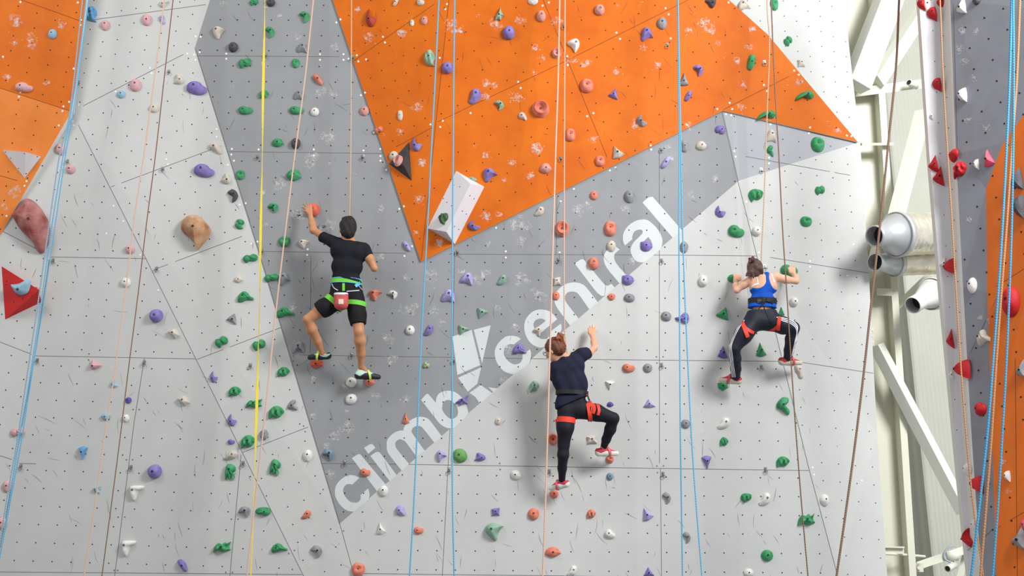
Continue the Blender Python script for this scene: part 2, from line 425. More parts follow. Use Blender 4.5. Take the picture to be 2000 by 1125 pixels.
# ---- white plugs at the board joints
for x, y in [(442, 105), (442, 115), (625, 106), (625, 117), (671, 106), (671, 117), (681, 115), (657, 44), (665, 38), (748, 72), (752, 83), (697, 108), (700, 120), (715, 116), (705, 186), (713, 181),
    (730, 259), (743, 291), (710, 294), (710, 304), (613, 292), (505, 292), (453, 291), (452, 302), (445, 322), (457, 314), (613, 304), (743, 305), (743, 314), (754, 332), (480, 397), (468, 400),
    (503, 472), (491, 476), (601, 487), (600, 498), (790, 500), (780, 408), (789, 403), (805, 481), (969, 445), (1121, 369), (1191, 333), (1095, 393), (1093, 493), (988, 491), (988, 503), (1418, 223), (1428, 225), (1505, 243),
    (1580, 260), (1654, 265), (1663, 266), (1434, 295), (1437, 306), (1502, 308), (1502, 319), (1458, 394), (1482, 493), (1482, 503), (1582, 510), (1582, 521), (1667, 477), (1655, 538), (1587, 913), (1590, 927), (1683, 939),
    (40, 4), (158, 39), (157, 49), (144, 134), (40, 180), (37, 189), (135, 199), (124, 208), (122, 217), (115, 245), (52, 354), (48, 363), (13, 422), (6, 111), (152, 5), (142, 237), (144, 245), (148, 199), (154, 205),
    (293, 133), (296, 143), (226, 179), (366, 105), (379, 107), (382, 71), (392, 72), (390, 102), (382, 117), (423, 252), (423, 267), (222, 402), (241, 432), (208, 456), (274, 498), (325, 311), (328, 321), (309, 567),
    (873, 8), (870, 18), (859, 113), (841, 243), (1072, 5), (1060, 11), (1108, 110), (1109, 127), (1012, 160), (1017, 172), (919, 221), (865, 236), (860, 248), (1159, 221), (1147, 227), (1300, 16), (1306, 28), (1204, 64), (1211, 76),
    (1425, 201), (1430, 213), (1401, 213), (1492, 166), (1551, 138), (1560, 146), (1423, 5), (1342, 244), (1582, 249), (1498, 178), (1310, 75), (1271, 284), (1272, 292), (1202, 327)]:
    disc(x, y, 2.0, 3, .0016, 10)
for x, y in [(463, 665), (573, 640), (573, 705), (573, 695), (875, 692), (875, 704), (1282, 697), (1295, 697), (1283, 709), (1283, 809), (1296, 809), (463, 889), (593, 832), (596, 843), (1283, 910), (1296, 910), (1284, 923), (976, 905), (977, 917),
    (174, 691), (173, 703), (260, 800), (272, 800), (247, 898), (259, 898), (231, 1010), (244, 1010), (223, 1114), (230, 1114), (631, 956), (634, 932), (659, 1040), (671, 1037), (452, 1014), (465, 1014), (571, 1112), (564, 1081), (575, 1075), (863, 1017), (1284, 1026), (1298, 1026), (441, 1118), (454, 1118)]:
    disc(x, y, 1.5, 1, .0014, 8)
# ---- rubber scuffs and chalk
rs = random.Random(21)
for k in range(430):
    x, y = rs.uniform(0, 1700), rs.uniform(0, 1125)
    kk = region(x, y)
    if kk is None or kk[0] == 'N' or kk in ('UL', 'UR', 'LO1', 'LO2'): continue
    if kk in ('RL', 'RD') and rs.random() < .8: continue
    a = rs.gauss(1.25, .45); L = rs.uniform(6, 34); c = rs.uniform(-.6, .6); pts = []
    for i in range(6):
        pts.append((x, y)); x += L / 5 * math.cos(a); y += L / 5 * math.sin(a); a += c / 5
    stroke(pts, rs.uniform(.8, 1.8), 6, .0018, True)
def smudge(x, y, spread, n, big=2.0, haze=True, ang=None):
    if haze:
        for q in range(3):
            r = spread * rs.uniform(.55, 1.15); ox, oy = x + rs.gauss(0, spread * .3), y + rs.gauss(0, spread * .3)
            decal([(ox + r * (1 + .4 * noise.noise((k * 1.3 + ox, oy, 0))) * math.cos(k * math.tau / 14) * rs.uniform(.6, 1.15), oy + r * math.sin(k * math.tau / 14) * rs.uniform(.45, 1.0)) for k in range(14)], 5, .0021 + q * .0002)
    for q in range(int(n * .8)):
        ox, oy = x + rs.gauss(0, spread * .55), y + rs.gauss(0, spread * .5)
        r = rs.uniform(.35, 1) * big * .45; st = rs.uniform(1, 2.2); a = rs.uniform(0, math.pi) if ang is None else ang
        ca, sa = math.cos(a), math.sin(a)
        decal([(ox + ca * r * st * math.cos(t) - sa * r * math.sin(t), oy + sa * r * st * math.cos(t) + ca * r * math.sin(t)) for t in [math.tau * k / 6 for k in range(6)]], 4, .0026)
for x, y, s_, n in [(640, 268, 16, 60), (609, 310, 14, 40), (655, 92, 8, 14), (545, 30, 5, 6), (625, 180, 10, 20), (650, 182, 10, 18), (577, 413 + 5, 12, 26), (584, 421, 10, 24), (640, 440, 12, 40), (745, 407, 8, 14), (720, 580, 6, 5),
    (745, 500, 10, 12), (795, 610, 14, 20), (655, 850, 12, 18), (680, 835, 12, 16), (612, 740, 6, 8), (765, 700, 12, 14), (790, 780, 10, 12), (640, 868, 8, 18), (640, 925, 12, 16), (735, 770, 8, 9), (610, 815, 10, 10),
    (872, 575, 8, 12), (905, 530, 10, 14), (945, 535, 10, 22), (1020, 545, 16, 22), (1050, 575, 14, 18), (850, 605, 10, 22), (1007, 637, 9, 18), (985, 743, 8, 10), (890, 690, 4, 4), (805, 600, 10, 14), (1005, 440, 14, 18), (955, 476, 8, 10), (1130, 410, 12, 20),
    (1225, 410, 8, 24), (1300, 320, 7, 16), (1310, 308, 7, 20), (1350, 380, 7, 6), (1400, 350, 10, 8), (1345, 250, 9, 26), (1233, 510, 9, 16), (1370, 805, 14, 14), (1045, 145 - 5, 5, 5), (1010, 190, 12, 50), (1048, 92, 7, 26), (1143, 125, 10, 24), (1122, 118, 8, 10),
    (1380, 50, 14, 26), (1375, 45, 10, 30), (1345, 60, 10, 16), (1285, 128, 10, 16), (1450, 210, 8, 16), (1450, 165, 7, 12), (1256, 92, 8, 12), (1205, 140, 6, 8), (1160, 272, 8, 16), (1240, 240 + 5, 10, 16), (1050, 290, 12, 26), (948, 304, 8, 30), (1000, 318, 7, 26), (1037, 343, 7, 22),
    (950, 165, 8, 12), (968, 167, 7, 10), (1058, 115, 6, 12), (1083, 45, 10, 8), (1018, 42, 10, 14), (899, 58, 7, 14), (822, 317, 8, 16), (818, 388, 8, 18), (856, 475, 9, 26), (948, 423, 10, 20), (813, 455, 6, 8), (720, 75, 10, 14), (785, 65, 10, 12), (783, 260, 6, 10), (700, 18, 8, 8),
    (30, 42, 14, 16), (62, 80, 12, 18), (28, 80, 8, 10), (120, 48, 8, 10), (92, 160, 7, 10), (15, 150, 8, 14), (26, 205 + 170, 12, 14), (10, 405, 8, 10), (1875, 95, 10, 50), (1880, 60, 8, 30), (1905, 60, 7, 18), (1885, 120, 7, 24), (1900, 150, 7, 18), (1892, 235, 6, 20), (1925, 250, 8, 12), (1892, 330 + 100, 5, 14), (1915, 620, 6, 16), (1930, 625, 4, 14),
    (1960, 900, 6, 26), (1970, 960, 5, 14), (350, 1095, 8, 30), (300, 605, 8, 14), (305, 906, 10, 12), (365, 185, 10, 24), (250, 825, 6, 8), (880, 855, 10, 12), (1462, 772, 10, 16), (1380, 848, 12, 18), (1465, 1040, 10, 14), (1300, 610, 8, 8), (1500, 445 - 0, 8, 12), (1658, 610, 8, 14), (1640, 870, 9, 12), (1625, 1008, 8, 12),
    (925, 960, 10, 14), (960, 1075, 12, 16), (1010, 870, 10, 8), (600, 1105, 12, 14), (430, 885, 8, 6), (580, 895, 8, 10), (1415, 545, 6, 4), (1590, 1000, 8, 4), (440, 300, 6, 10), (415, 335, 6, 8)]:
    smudge(x, y, s_, n)
for k in range(240):
    x, y = rs.uniform(0, 1700), rs.uniform(0, 1125); kk = region(x, y)
    if kk in ('CD', 'O1', 'O2', 'O3') or (kk and kk[0] != 'N' and rs.random() < .25): smudge(x, y, rs.uniform(4, 12), int(rs.uniform(3, 10)), 1.8, rs.random() < .5)

# ================================================================= writing and mark painted on the wall
def zt(o, pts): return [((o[0] + p[0] / 4.6875), (o[1] + p[1] / 4.6875)) + tuple(p[2:]) for p in pts]
Z1, Z2, Z3 = (1040, 370), (800, 600), (640, 800)
c_ = 1
LETTERS = [
 ('c', Z3, [(290, 625, 1), (250, 605), (200, 600), (140, 625), (85, 680), (65, 750), (80, 820), (125, 885), (180, 925), (240, 935, 1), (370, 830, 1), (385, 780), (370, 722, 1), (300, 782, 1), (300, 820), (270, 850), (220, 850), (175, 815), (145, 765), (145, 720), (175, 685), (228, 685, 1)], None),
 ('l', Z3, [(222, 445, 1), (275, 410), (300, 412), (320, 435), (535, 690, 1), (455, 752, 1)], None),
 ('i', Z3, [(390, 425, 1), (440, 390), (465, 390), (490, 410), (635, 605, 1), (570, 657, 1)], None),
 ('dot', Z3, [(332, 350, 1), (385, 318), (410, 318), (438, 350, 1), (372, 405, 1)], None),
 ('m', Z3, [(540, 330), (545, 280), (590, 225), (650, 195), (693, 192, 1), (700, 160), (740, 110), (800, 75), (850, 65), (900, 75), (940, 105), (1045, 245, 1), (978, 305, 1), (870, 170), (830, 150), (790, 160), (770, 190), (780, 225), (890, 378, 1), (815, 435, 1), (720, 305), (690, 280), (655, 273), (625, 295), (620, 330), (640, 370), (745, 497, 1), (680, 562, 1), (575, 430), (545, 380)], None),
 ('b', Z2, [(105, 850, 1), (150, 800), (175, 800), (240, 875, 1), (245, 830), (270, 790), (320, 768), (390, 768), (450, 800), (500, 860), (530, 930), (528, 985), (440, 1075), (400, 1105), (340, 1105), (280, 1070), (230, 1010)], [(300, 905), (310, 870), (345, 850), (385, 860), (425, 900), (443, 950), (435, 995), (400, 1020), (360, 1015), (320, 975), (298, 935)]),
 ('c', Z2, [(1020, 290, 1), (985, 270), (940, 262), (880, 270), (820, 320), (785, 380), (780, 440), (800, 510), (850, 575), (910, 605), (965, 610), (1040, 560), (1090, 510), (1112, 460), (1112, 420), (1103, 385, 1), (1030, 435, 1), (1035, 460), (1020, 500), (990, 520), (950, 522), (905, 495), (870, 450), (863, 410), (875, 365), (910, 340), (955, 340, 1)], None),
 ('e', Z2, [(1352, 110, 1), (1300, 50), (1240, 25), (1180, 22), (1120, 45), (1070, 100), (1050, 160), (1055, 230), (1085, 300), (1130, 345), (1190, 370), (1240, 362, 1), (1330, 290), (1375, 240), (1392, 190), (1385, 150, 1), (1300, 215, 1), (1285, 260), (1250, 288), (1205, 290), (1165, 265, 1)], [(1140, 190), (1135, 150), (1160, 115), (1210, 105), (1245, 125, 1), (1150, 202, 1)]),
 ('n', Z1, [(520, 1098, 1), (600, 1035, 1), (495, 900), (450, 865), (400, 852), (340, 855), (280, 880), (225, 930), (203, 985), (205, 1040), (240, 1105), (344, 1247, 1), (422, 1181, 1), (320, 1050), (297, 1005), (300, 970), (325, 942), (360, 935), (395, 942), (425, 965)], None),
 ('t', Z1, [(387, 680, 1), (430, 648), (455, 640), (480, 655), (600, 800), (660, 870), (690, 882, 1), (722, 863, 1), (755, 900, 1), (670, 968, 1), (640, 976), (610, 960), (570, 920)], None),
 ('r', Z1, [(760, 520, 1), (800, 550, 1), (765, 578), (750, 600), (750, 640), (770, 680), (810, 730), (880, 805, 1), (797, 860, 1), (700, 745), (665, 690), (652, 640), (655, 600), (680, 560), (710, 535)], None),
 ('a', Z1, [(847, 513, 1), (915, 455, 1), (915, 425), (935, 385), (975, 368), (1000, 372), (1008, 385), (1000, 410), (930, 480), (902, 530), (900, 575), (925, 630), (960, 660), (1010, 668), (1050, 650, 1), (1172, 547, 1), (1188, 500), (1185, 440), (1150, 370), (1100, 315), (1050, 280), (1000, 275), (940, 290), (880, 330), (840, 385), (828, 430), (832, 480)], [(1060, 435, 1), (1085, 470), (1098, 510), (1090, 540), (1060, 565), (1020, 568), (995, 550), (990, 520), (1005, 490)]),
 ('l', Z1, [(1007, 120, 1), (1060, 75), (1090, 70), (1120, 90), (1372, 378, 1), (1284, 443, 1)], None),
]
LOGO = [[(588, 207), (743, 165), (663, 515)], [(393, 268), (568, 208), (647, 530), (437, 622)], [(443, 645), (655, 552), (620, 700), (533, 775)], [(547, 785), (650, 712), (757, 787), (645, 885), (600, 820)], [(720, 733), (812, 745), (770, 780)]]
FLAT = []
def flat_poly(loops):
    """tessellated flat paint on the wall plane; returns verts, tris"""
    l2 = [[Vector((x, -y, 0)) for x, y in lp] for lp in loops]
    tri = tessellate_polygon(l2)
    pts = []
    for lp in loops:
        for x, y in lp:
            pts.append(P(x, y, .0010))
    out = []
    for t in tri:
        a, b, c = (pts[i] for i in t)
        n = (b - a).cross(c - a)
        if n.length < 1e-9: continue
        if n.dot(CAM - a) < 0: t = (t[0], t[2], t[1])
        out.append(tuple(t))
    return pts, out
for ch, o, outer, hole in LETTERS:
    loops = [smooth_closed(zt(o, outer), 5)]
    if hole: loops.append(smooth_closed(zt(o, hole), 5))
    FLAT.append(('letter', ch, flat_poly(loops)))
lm = MB()
for p in LOGO:
    v, f = flat_poly([[q[:2] for q in zt(Z2, p)]]); lm.add(v, f)

# ---- link the wall objects now that all marks are in
WOBJ = {}
for nm, (mb, _, _) in WALLS.items():
    o = mb.build(nm, MATSETS[nm] + EXTRA)
    tag(o, kind='structure'); WOBJ[nm] = o
for nm, ch, (v, f) in FLAT:
    o = link_mesh('painted_letter', v, f, M_LETTER, parent=WOBJ['wall_center'])
lo = lm.build('painted_logo', M_LETTER, WOBJ['wall_center'])

# ================================================================= volumes screwed on the wall
def vol_mesh(name, pts, faces, m, label, spots):
    mb = MB(); mb.add(pts, faces)
    bm = bmesh.new(); vs = [bm.verts.new(v) for v in pts]
    for f in faces: bm.faces.new([vs[i] for i in f])
    bmesh.ops.recalc_face_normals(bm, faces=bm.faces)
    bm.verts.index_update(); mb.f = [tuple(v.index for v in f.verts) for f in bm.faces]; bm.free()
    VOL.append((name, BVHTree.FromPolygons([tuple(v) for v in mb.v], mb.f)))
    for px, py in spots:
        h = W(px, py, True)
        if h[2] != name: continue
        c = h[0] + h[1] * .0012; s = mpp(c) * 1.2; u = h[1].orthogonal().normalized(); w_ = h[1].cross(u)
        mb.add([c + (u * math.cos(a) + w_ * math.sin(a)) * s for a in [math.tau * k / 8 for k in range(8)]], [tuple(range(8))], 1)
    o = mb.build(name, [m, M_HOLE])
    tag(o, label, 'wooden volume', 'wooden volumes on the wall'); return o
def wp(px, py, dz=0.0):
    h = W(px, py); return h[0] + h[1] * dz
def lifted(px, py, dz):
    """point on the ray px,py that stands dz in front of the wall behind it"""
    h = W(px, py); d = ray(px, py).normalized()
    return h[0] - d * (dz / abs(d.dot(h[1])))
M_VW = mat('white_volume_paint', (222, 221, 226), .55, vary=.03, scale=4)
M_VR = mat('red_volume_paint', (198, 30, 28), .5, vary=.05, scale=5)
M_VG = mat('dark_volume_paint', (58, 56, 58), .6, vary=.25, scale=14)
A, B, C, D = wp(891, 334), wp(946, 365), wp(889, 478), wp(835, 446)
R1, R2 = lifted(918.7, 359, .21), lifted(872, 453, .21)
v1 = vol_mesh('white_volume', [A, B, C, D, R1, R2], [(0, 4, 5, 3), (4, 1, 2, 5), (0, 1, 4), (3, 5, 2), (0, 3, 2, 1)], M_VW, 'long white box-shaped wooden volume with a middle ridge, tilted on the orange wall', [(898, 365), (886, 362), (873, 395), (882, 402), (866, 388), (918, 382), (926, 388), (903, 412), (911, 418), (888, 442), (896, 448), (856, 425), (862, 435), (866, 459), (884, 448)])
a, b, c, d = wp(5, 293), wp(80, 306), wp(48, 348), lifted(50, 297, .15)
v2 = vol_mesh('pale_volume', [a, b, c, d], [(0, 3, 2), (3, 1, 2), (0, 1, 3), (0, 2, 1)], M_VW, 'pale triangular wooden volume on the left orange wall', [(21, 309), (11, 297), (36, 329), (51, 339), (73, 306), (48, 300)])
a, b, c, d = wp(3, 520), wp(81, 590), wp(10, 624), lifted(76, 566, .20)
v3 = vol_mesh('red_volume', [a, b, c, d], [(0, 3, 2), (3, 1, 2), (0, 1, 3), (0, 2, 1)], M_VR, 'red triangular wooden volume by the left edge, carrying a light blue hold', [(13, 550), (12, 556), (27, 590), (44, 583), (62, 578)])
a, b, c, d = wp(799, 277), wp(804, 353), wp(760, 320), lifted(788, 322, .10)
v4 = vol_mesh('dark_volume', [a, b, c, d], [(0, 3, 2), (3, 1, 2), (0, 1, 3), (0, 2, 1)], M_VG, 'small dark triangular volume at the edge of the orange wall', [])

# ================================================================= climbing holds
HC = {
 'P': ('purple', (116, 96, 178)), 'LP': ('light purple', (163, 152, 212)), 'DP': ('dark purple', (84, 52, 150)), 'G': ('green', (18, 138, 70)), 'DG': ('dark green', (62, 92, 58)),
 'M': ('mint green', (128, 170, 142)), 'W': ('white', (226, 224, 218)), 'C': ('cream', (208, 198, 184)), 'Y': ('grey', (128, 130, 136)), 'K': ('dark grey', (78, 76, 80)),
 'O': ('coral', (226, 112, 82)), 'S': ('salmon pink', (214, 140, 126)), 'T': ('orange red', (222, 72, 38)), 'I': ('pale pink', (214, 166, 170)), 'B': ('blue', (96, 152, 196)),
 'LB': ('light blue', (150, 186, 204)), 'R': ('red', (190, 28, 36)), 'H': ('hot pink', (226, 84, 108)), 'N': ('brown', (168, 104, 54)), 'BR': ('brick red', (160, 62, 52)), 'LG': ('pale green', (160, 186, 130)), 'MR': ('dark red', (140, 36, 38)), 'GB': ('blue grey', (120, 142, 160)), 'GR': ('grass green', (104, 156, 88))}
def hmat(c):
    n, rgb = HC[c]
    dusty = tuple(int(v + (230 - v) * .34) for v in rgb)
    return mat(n.replace(' ', '_') + '_resin', tuple(int(v * .94) for v in rgb), .62, rgb2=dusty if c in 'P LP G O M Y T DP S'.split() else tuple(min(255, int(v * 1.06)) for v in rgb), scale=7.0, bump=.25, bscale=90, spec=.35)
def hmat_plain(c):
    n, rgb = HC[c]; return hmat(c)
# outline library, x right, y up, unit box; (outline, peak, profile power, adjective)
OUT = {
 'round': ([(math.cos(a), math.sin(a)) for a in [math.tau * k / 10 for k in range(10)]], (.0, .1), 2.2, 'round'),
 'ball': ([(math.cos(a), math.sin(a)) for a in [math.tau * k / 10 for k in range(10)]], (0, .0), 3.0, 'ball-shaped'),
 'egg': ([(0, 1), (.6, .8), (.95, .2), (.8, -.5), (.2, -1), (-.45, -.85), (-.9, -.2), (-.7, .6)], (.0, .15), 2.2, 'egg-shaped'),
 'horn': ([(-1, .25), (-.75, .85), (-.1, 1), (.5, .75), (1, .45, 1), (.55, .1), (.25, -.35), (.05, -.9), (-.25, -1), (-.6, -.6)], (-.35, .35), 2.0, 'horn-shaped'),
 'comma': ([(1, .25), (.8, .85), (.2, 1), (-.2, .6), (-.55, -.1), (-1, -.6, 1), (-.8, -1), (0, -.95), (.7, -.55)], (.3, .2), 2.2, 'comma-shaped'),
 'dee': ([(-1, -.2, 1), (-.8, .55), (-.2, 1), (.5, .8), (1, -.1, 1), (.5, -.55), (0, -.75), (-.6, -.6)], (0, .1), 2.0, 'half-moon'),
 'moon': ([(-.25, 1, 1), (.5, .75), (1, 0), (.6, -.7), (-.1, -1, 1), (.05, -.4), (-.2, .0), (-.9, .3), (-1, .6)], (.25, .15), 1.8, 'crescent'),
 'tri': ([(-.1, 1, 1), (.3, .3), (1, -.75, 1), (0, -1), (-1, -.8, 1), (-.55, .1)], (-.05, -.15), 1.15, 'triangular'),
 'jug': ([(-.9, .2), (-.5, .9), (.1, 1), (.8, .7), (1, .05), (.75, -.7), (.1, -1), (-.65, -.75)], (.0, .1), 2.6, 'cupped'),
 'ring': ([(math.cos(a), math.sin(a)) for a in [math.tau * k / 10 for k in range(10)]], (0, 0), 2.6, 'ring-shaped'),
 'spiral': ([(math.cos(a), math.sin(a)) for a in [math.tau * k / 10 for k in range(10)]], (0, .1), 2.6, 'concentric-ringed'),
 'ridged': ([(-1, -.2), (-.8, .5), (-.2, 1), (.5, .85), (1, .2), (.75, -.3), (.5, -.6), (0, -.8), (-.5, -.6), (-.95, -.95, 1)], (0, .1), 2.4, 'ridged'),
 'lobed': ([(-1, .1), (-.6, .75), (-.05, .62), (.4, 1), (.95, .6), (1, -.2), (.55, -.65), (0, -.5), (-.45, -1), (-.9, -.55)], (0, .0), 2.6, 'lobed'),
 'wing': ([(-1, -.5, 1), (-.85, .3), (-.3, 1), (.2, .75), (.5, .2), (1, -.2), (.95, -.6, 1), (.2, -.55), (-.3, -.85), (-.85, -.95)], (-.3, .1), 2.0, 'wing-shaped'),
 'bean': ([(-1, .1), (-.75, .7), (-.2, .85), (.3, .55), (.75, .5), (1, 0), (.7, -.55), (0, -.75), (-.7, -.6)], (-.3, .1), 2.5, 'bean-shaped'),
 'pinch': ([(-.25, 1), (.25, .9), (.42, .2), (.36, -.5), (.1, -1), (-.3, -.85), (-.42, -.1), (-.42, .6)], (0, 0), 2.0, 'narrow'),
 'ell': ([(-.98, .8), (-.6, 1), (.4, 1), (1, .9), (.9, .55), (.35, .25), (.05, -.2), (-.1, -.7), (-.3, -1), (-.6, -.95), (-.9, -.2)], (-.5, .45), 3.2, 'L-shaped'),
 'block': ([(-1, .25, 1), (-.2, 1, 1), (.5, .6), (1, -.3, 1), (.5, -1, 1), (-.3, -.5)], (-.1, .15), 2.6, 'blocky'),
 'square': ([(-1, .6, 1), (0, .8), (1, .9, 1), (.85, -.2), (1, -.85, 1), (0, -.8), (-.95, -1, 1), (-.8, 0)], (0, .1), 2.4, 'square'),
 'rhomb': ([(-.8, .75, 1), (.1, .95, 1), (.9, .7, 1), (1, -.3, 1), (-.05, -1, 1), (-.75, -.35, 1)], (0, .05), 1.6, 'faceted'),
 'star': ([(-1, -.5, 1), (-.3, .25), (.2, .4), (1, 1, 1), (.75, .1), (.85, -.6, 1), (.3, -.55), (-.2, -1, 1), (-.4, -.65)], (.05, -.05), 1.7, 'star-shaped'),
 'kidney': ([(-.2, .85), (.3, 1), (.9, .85), (.85, .4), (.35, .15), (.4, -.15), (.95, -.55), (.75, -1), (.3, -.85), (-.3, -.45), (-.95, -.15), (-.85, .35)], (-.1, .1), 2.4, 'kidney-shaped'),
 'claw': ([(-.6, .9), (.1, 1), (.8, .7), (.9, .15), (.5, -.1), (.85, -.5), (.6, -1, 1), (.2, -.6), (-.1, -.95), (-.5, -.6), (-.85, -1, 1), (-.9, -.1)], (0, .35), 2.4, 'claw-shaped'),
 'crab': ([(-1, -.9, 1), (-.8, .1), (-.4, .7), (0, .5), (.35, .85), (.6, .4), (1, .95, 1), (.8, .1), (1, -.5, 1), (.5, -.8), (0, -.9), (-.5, -.5)], (0, 0), 2.4, 'crab-shaped'),
 'banana': ([(-1, -.85, 1), (-.8, -.1), (-.3, .55), (.3, .85), (.6, 1), (.85, .5), (1, 0), (.7, -.5), (.3, -.4), (0, -.1), (-.5, -.2), (-.85, -.55)], (.25, .25), 2.2, 'banana-shaped'),
 'bone': ([(-.5, 1), (.6, .85), (.75, .3), (.5, -.1), (.9, -.55), (.7, -1), (0, -.95), (-.2, -.4), (-.75, .1), (-.8, .7)], (0, .3), 2.4, 'two-holed'),
 'dshape': ([(-.9, .3), (-.5, .8), (.1, 1), (.8, 1, 1), (.95, .0), (.8, -1, 1), (.2, -.7), (-.6, -.35)], (-.1, .2), 1.8, 'domed'),
 'spike': ([(.7, 1, 1), (.9, .1), (1, -.9, 1), (.2, -.7), (-.6, -.4), (-1, -.1), (-.3, .3)], (.1, -.05), 1.5, 'spiky'),
}
M_BOLT = mat('dark_bolt', (34, 34, 38), .55, metal=.3)
bolt_me = None
def bolt_mesh():
    global bolt_me
    if bolt_me is None:
        mb = MB(); mb.lathe((0, 0, 0), (0, 0, 1), [(-.004, .0085), (.0025, .0085), (.0025, .0055), (-.001, .0045), (-.001, .0001)], 10)
        o = mb.build('bolt', M_BOLT); bolt_me = o.data; bpy.data.objects.remove(o)
    return bolt_me
HOLDS = []
def hold(px, py, w, h, c, kind='round', rot=0, H=None, near=False, outline=None, bolt=True, look=None, mats=None, jit=None):
    hit = W(px, py, True)
    p, n, nm = hit
    s = mpp(p)
    up = Vector((0, 0, 1)); Y = (up - n * up.dot(n)).normalized(); X = Y.cross(n).normalized()
    view = (CAM - p).normalized()
    fx = max(.45, abs(X.cross(view).length)); fy = max(.6, Y.cross(view).length)
    if outline:
        ol = smooth_closed([((q[0] - px) / (w / 2), -(q[1] - py) / (h / 2)) + tuple(q[2:]) for q in outline], 5); pk = (.0, .1); pw = 2.2; adj = look or 'big'
    else:
        pts, pk, pw, adj = OUT[kind]
        ca, sa = math.cos(R(rot)), math.sin(R(rot))
        pts = [(q[0] * ca - q[1] * sa, q[0] * sa + q[1] * ca) + tuple(q[2:]) for q in pts]
        mx = [max(q[0] for q in pts), min(q[0] for q in pts), max(q[1] for q in pts), min(q[1] for q in pts)]
        cx, cy, hx, hy = (mx[0] + mx[1]) / 2, (mx[2] + mx[3]) / 2, (mx[0] - mx[1]) / 2, (mx[2] - mx[3]) / 2
        if kind == 'pinch' and rot: asp = .5 * (1 + (hx / hy) / (w / h)); hx = hx / min(1, asp) if asp < 1 else hx
        pts = [((q[0] - cx) / hx, (q[1] - cy) / hy) + tuple(q[2:]) for q in pts]
        pk = (((pk[0] * ca - pk[1] * sa) - cx) / hx, ((pk[0] * sa + pk[1] * ca) - cy) / hy)
        ol = smooth_closed(pts, 4 if len(pts) < 9 else 3)
    rr = random.Random(int(px * 31 + py * 17)); sx, sy = w * s / 2 / fx, h * s / 2 / fy
    if near: sx *= .8
    size = min(sx, sy) * .7 + max(sx, sy) * .3
    H = H if H else size * {'ball': 1.15, 'tri': .9, 'spiral': 1.1, 'horn': .9, 'ell': .7, 'dshape': 1.1, 'ring': .8}.get(kind, .85)
    N = len(ol); rings = 9; V = []; Fc = []; off = rr.random() * 50
    def hz(t, x, y):
        z = H * max(0.0, 1 - t ** pw) ** .55
        if t < .14: z = H
        if kind == 'ring' : z = H * (.30 + .75 * math.exp(-((t - .68) / .2) ** 2)) * min(1, (1 - t) * 6) ** .5
        elif kind == 'jug':
            g = math.exp(-(((x - .08) / .42) ** 2 + ((y - .22) / .34) ** 2)); z -= H * .62 * g * (1 - t ** 4)
        elif kind in ('spiral',): z += H * .09 * math.cos(t * 22) * (1 - t)
        elif kind in ('ridged', 'crab'): z += H * .16 * math.sin(x * 9 + y * 3) * (t > .2) * min(1, (1 - t) * 5)
        elif kind in ('lobed', 'wing', 'claw'):
            z -= H * .30 * math.exp(-((x * .6 + y * .8 + .12 * math.sin(x * 4)) / .14) ** 2) * min(1, t * 4) * (1 - t)** .3
        elif kind in ('moon', 'horn', 'comma', 'banana'): z *= 1 - .25 * max(0, t - .2) * (1 if y < 0 else 0)
        z += size * .10 * noise.noise((x * 1.6 + off, y * 1.6, off)) * min(1, (1 - t) * 5)
        return max(z, 0)
    for r in range(rings):
        t = (r + 1) / rings; te = 1 - (1 - t) ** 1.5 if r < rings - 1 else 1.0
        for q in ol:
            x = pk[0] + (q[0] - pk[0]) * te; y = pk[1] + (q[1] - pk[1]) * te
            z = hz(te, x, y) if r < rings - 1 else size * .10
            V.append(Vector((x * sx, y * sy, z)))
    for q in ol: V.append(Vector((q[0] * sx * .97, q[1] * sy * .97, -.003)))
    top = len(V); V.append(Vector((pk[0] * sx, pk[1] * sy, hz(0, *pk))))
    bot = len(V); V.append(Vector((0, 0, -.003)))
    for r in range(rings):
        for k in range(N):
            k2 = (k + 1) % N; Fc.append((r * N + k, (r + 1) * N + k, (r + 1) * N + k2, r * N + k2))
    for k in range(N):
        k2 = (k + 1) % N; Fc.append((top, k, k2)); Fc.append((bot, rings * N + k2, rings * N + k))
    # outline orientation
    ar = sum(ol[k][0] * ol[(k + 1) % N][1] - ol[(k + 1) % N][0] * ol[k][1] for k in range(N))
    if ar < 0: Fc = [tuple(reversed(f)) for f in Fc]
    o = link_mesh('climbing_hold', V, Fc, mats or hmat(c), smooth=True)
    M = Matrix((X, Y, n)).transposed().to_4x4(); M.translation = p
    o.matrix_world = M
    o.data.set_sharp_from_angle(angle=R(50))
    if bolt:
        b = bpy.data.objects.new('bolt', bolt_mesh()); COL.objects.link(b); b.parent = o
        k = max(.55, min(1.5, min(w, h) * s / .1))
        bz = hz(.1 if kind not in ('ring',) else .0, *pk)
        b.matrix_local = Matrix.Translation((pk[0] * sx, pk[1] * sy, bz + .001)) @ Matrix.Scale(k, 4)
    HOLDS.append(dict(o=o, px=px, py=py, w=w, h=h, c=HC[c][0], adj=look or adj, near=near))
    return o

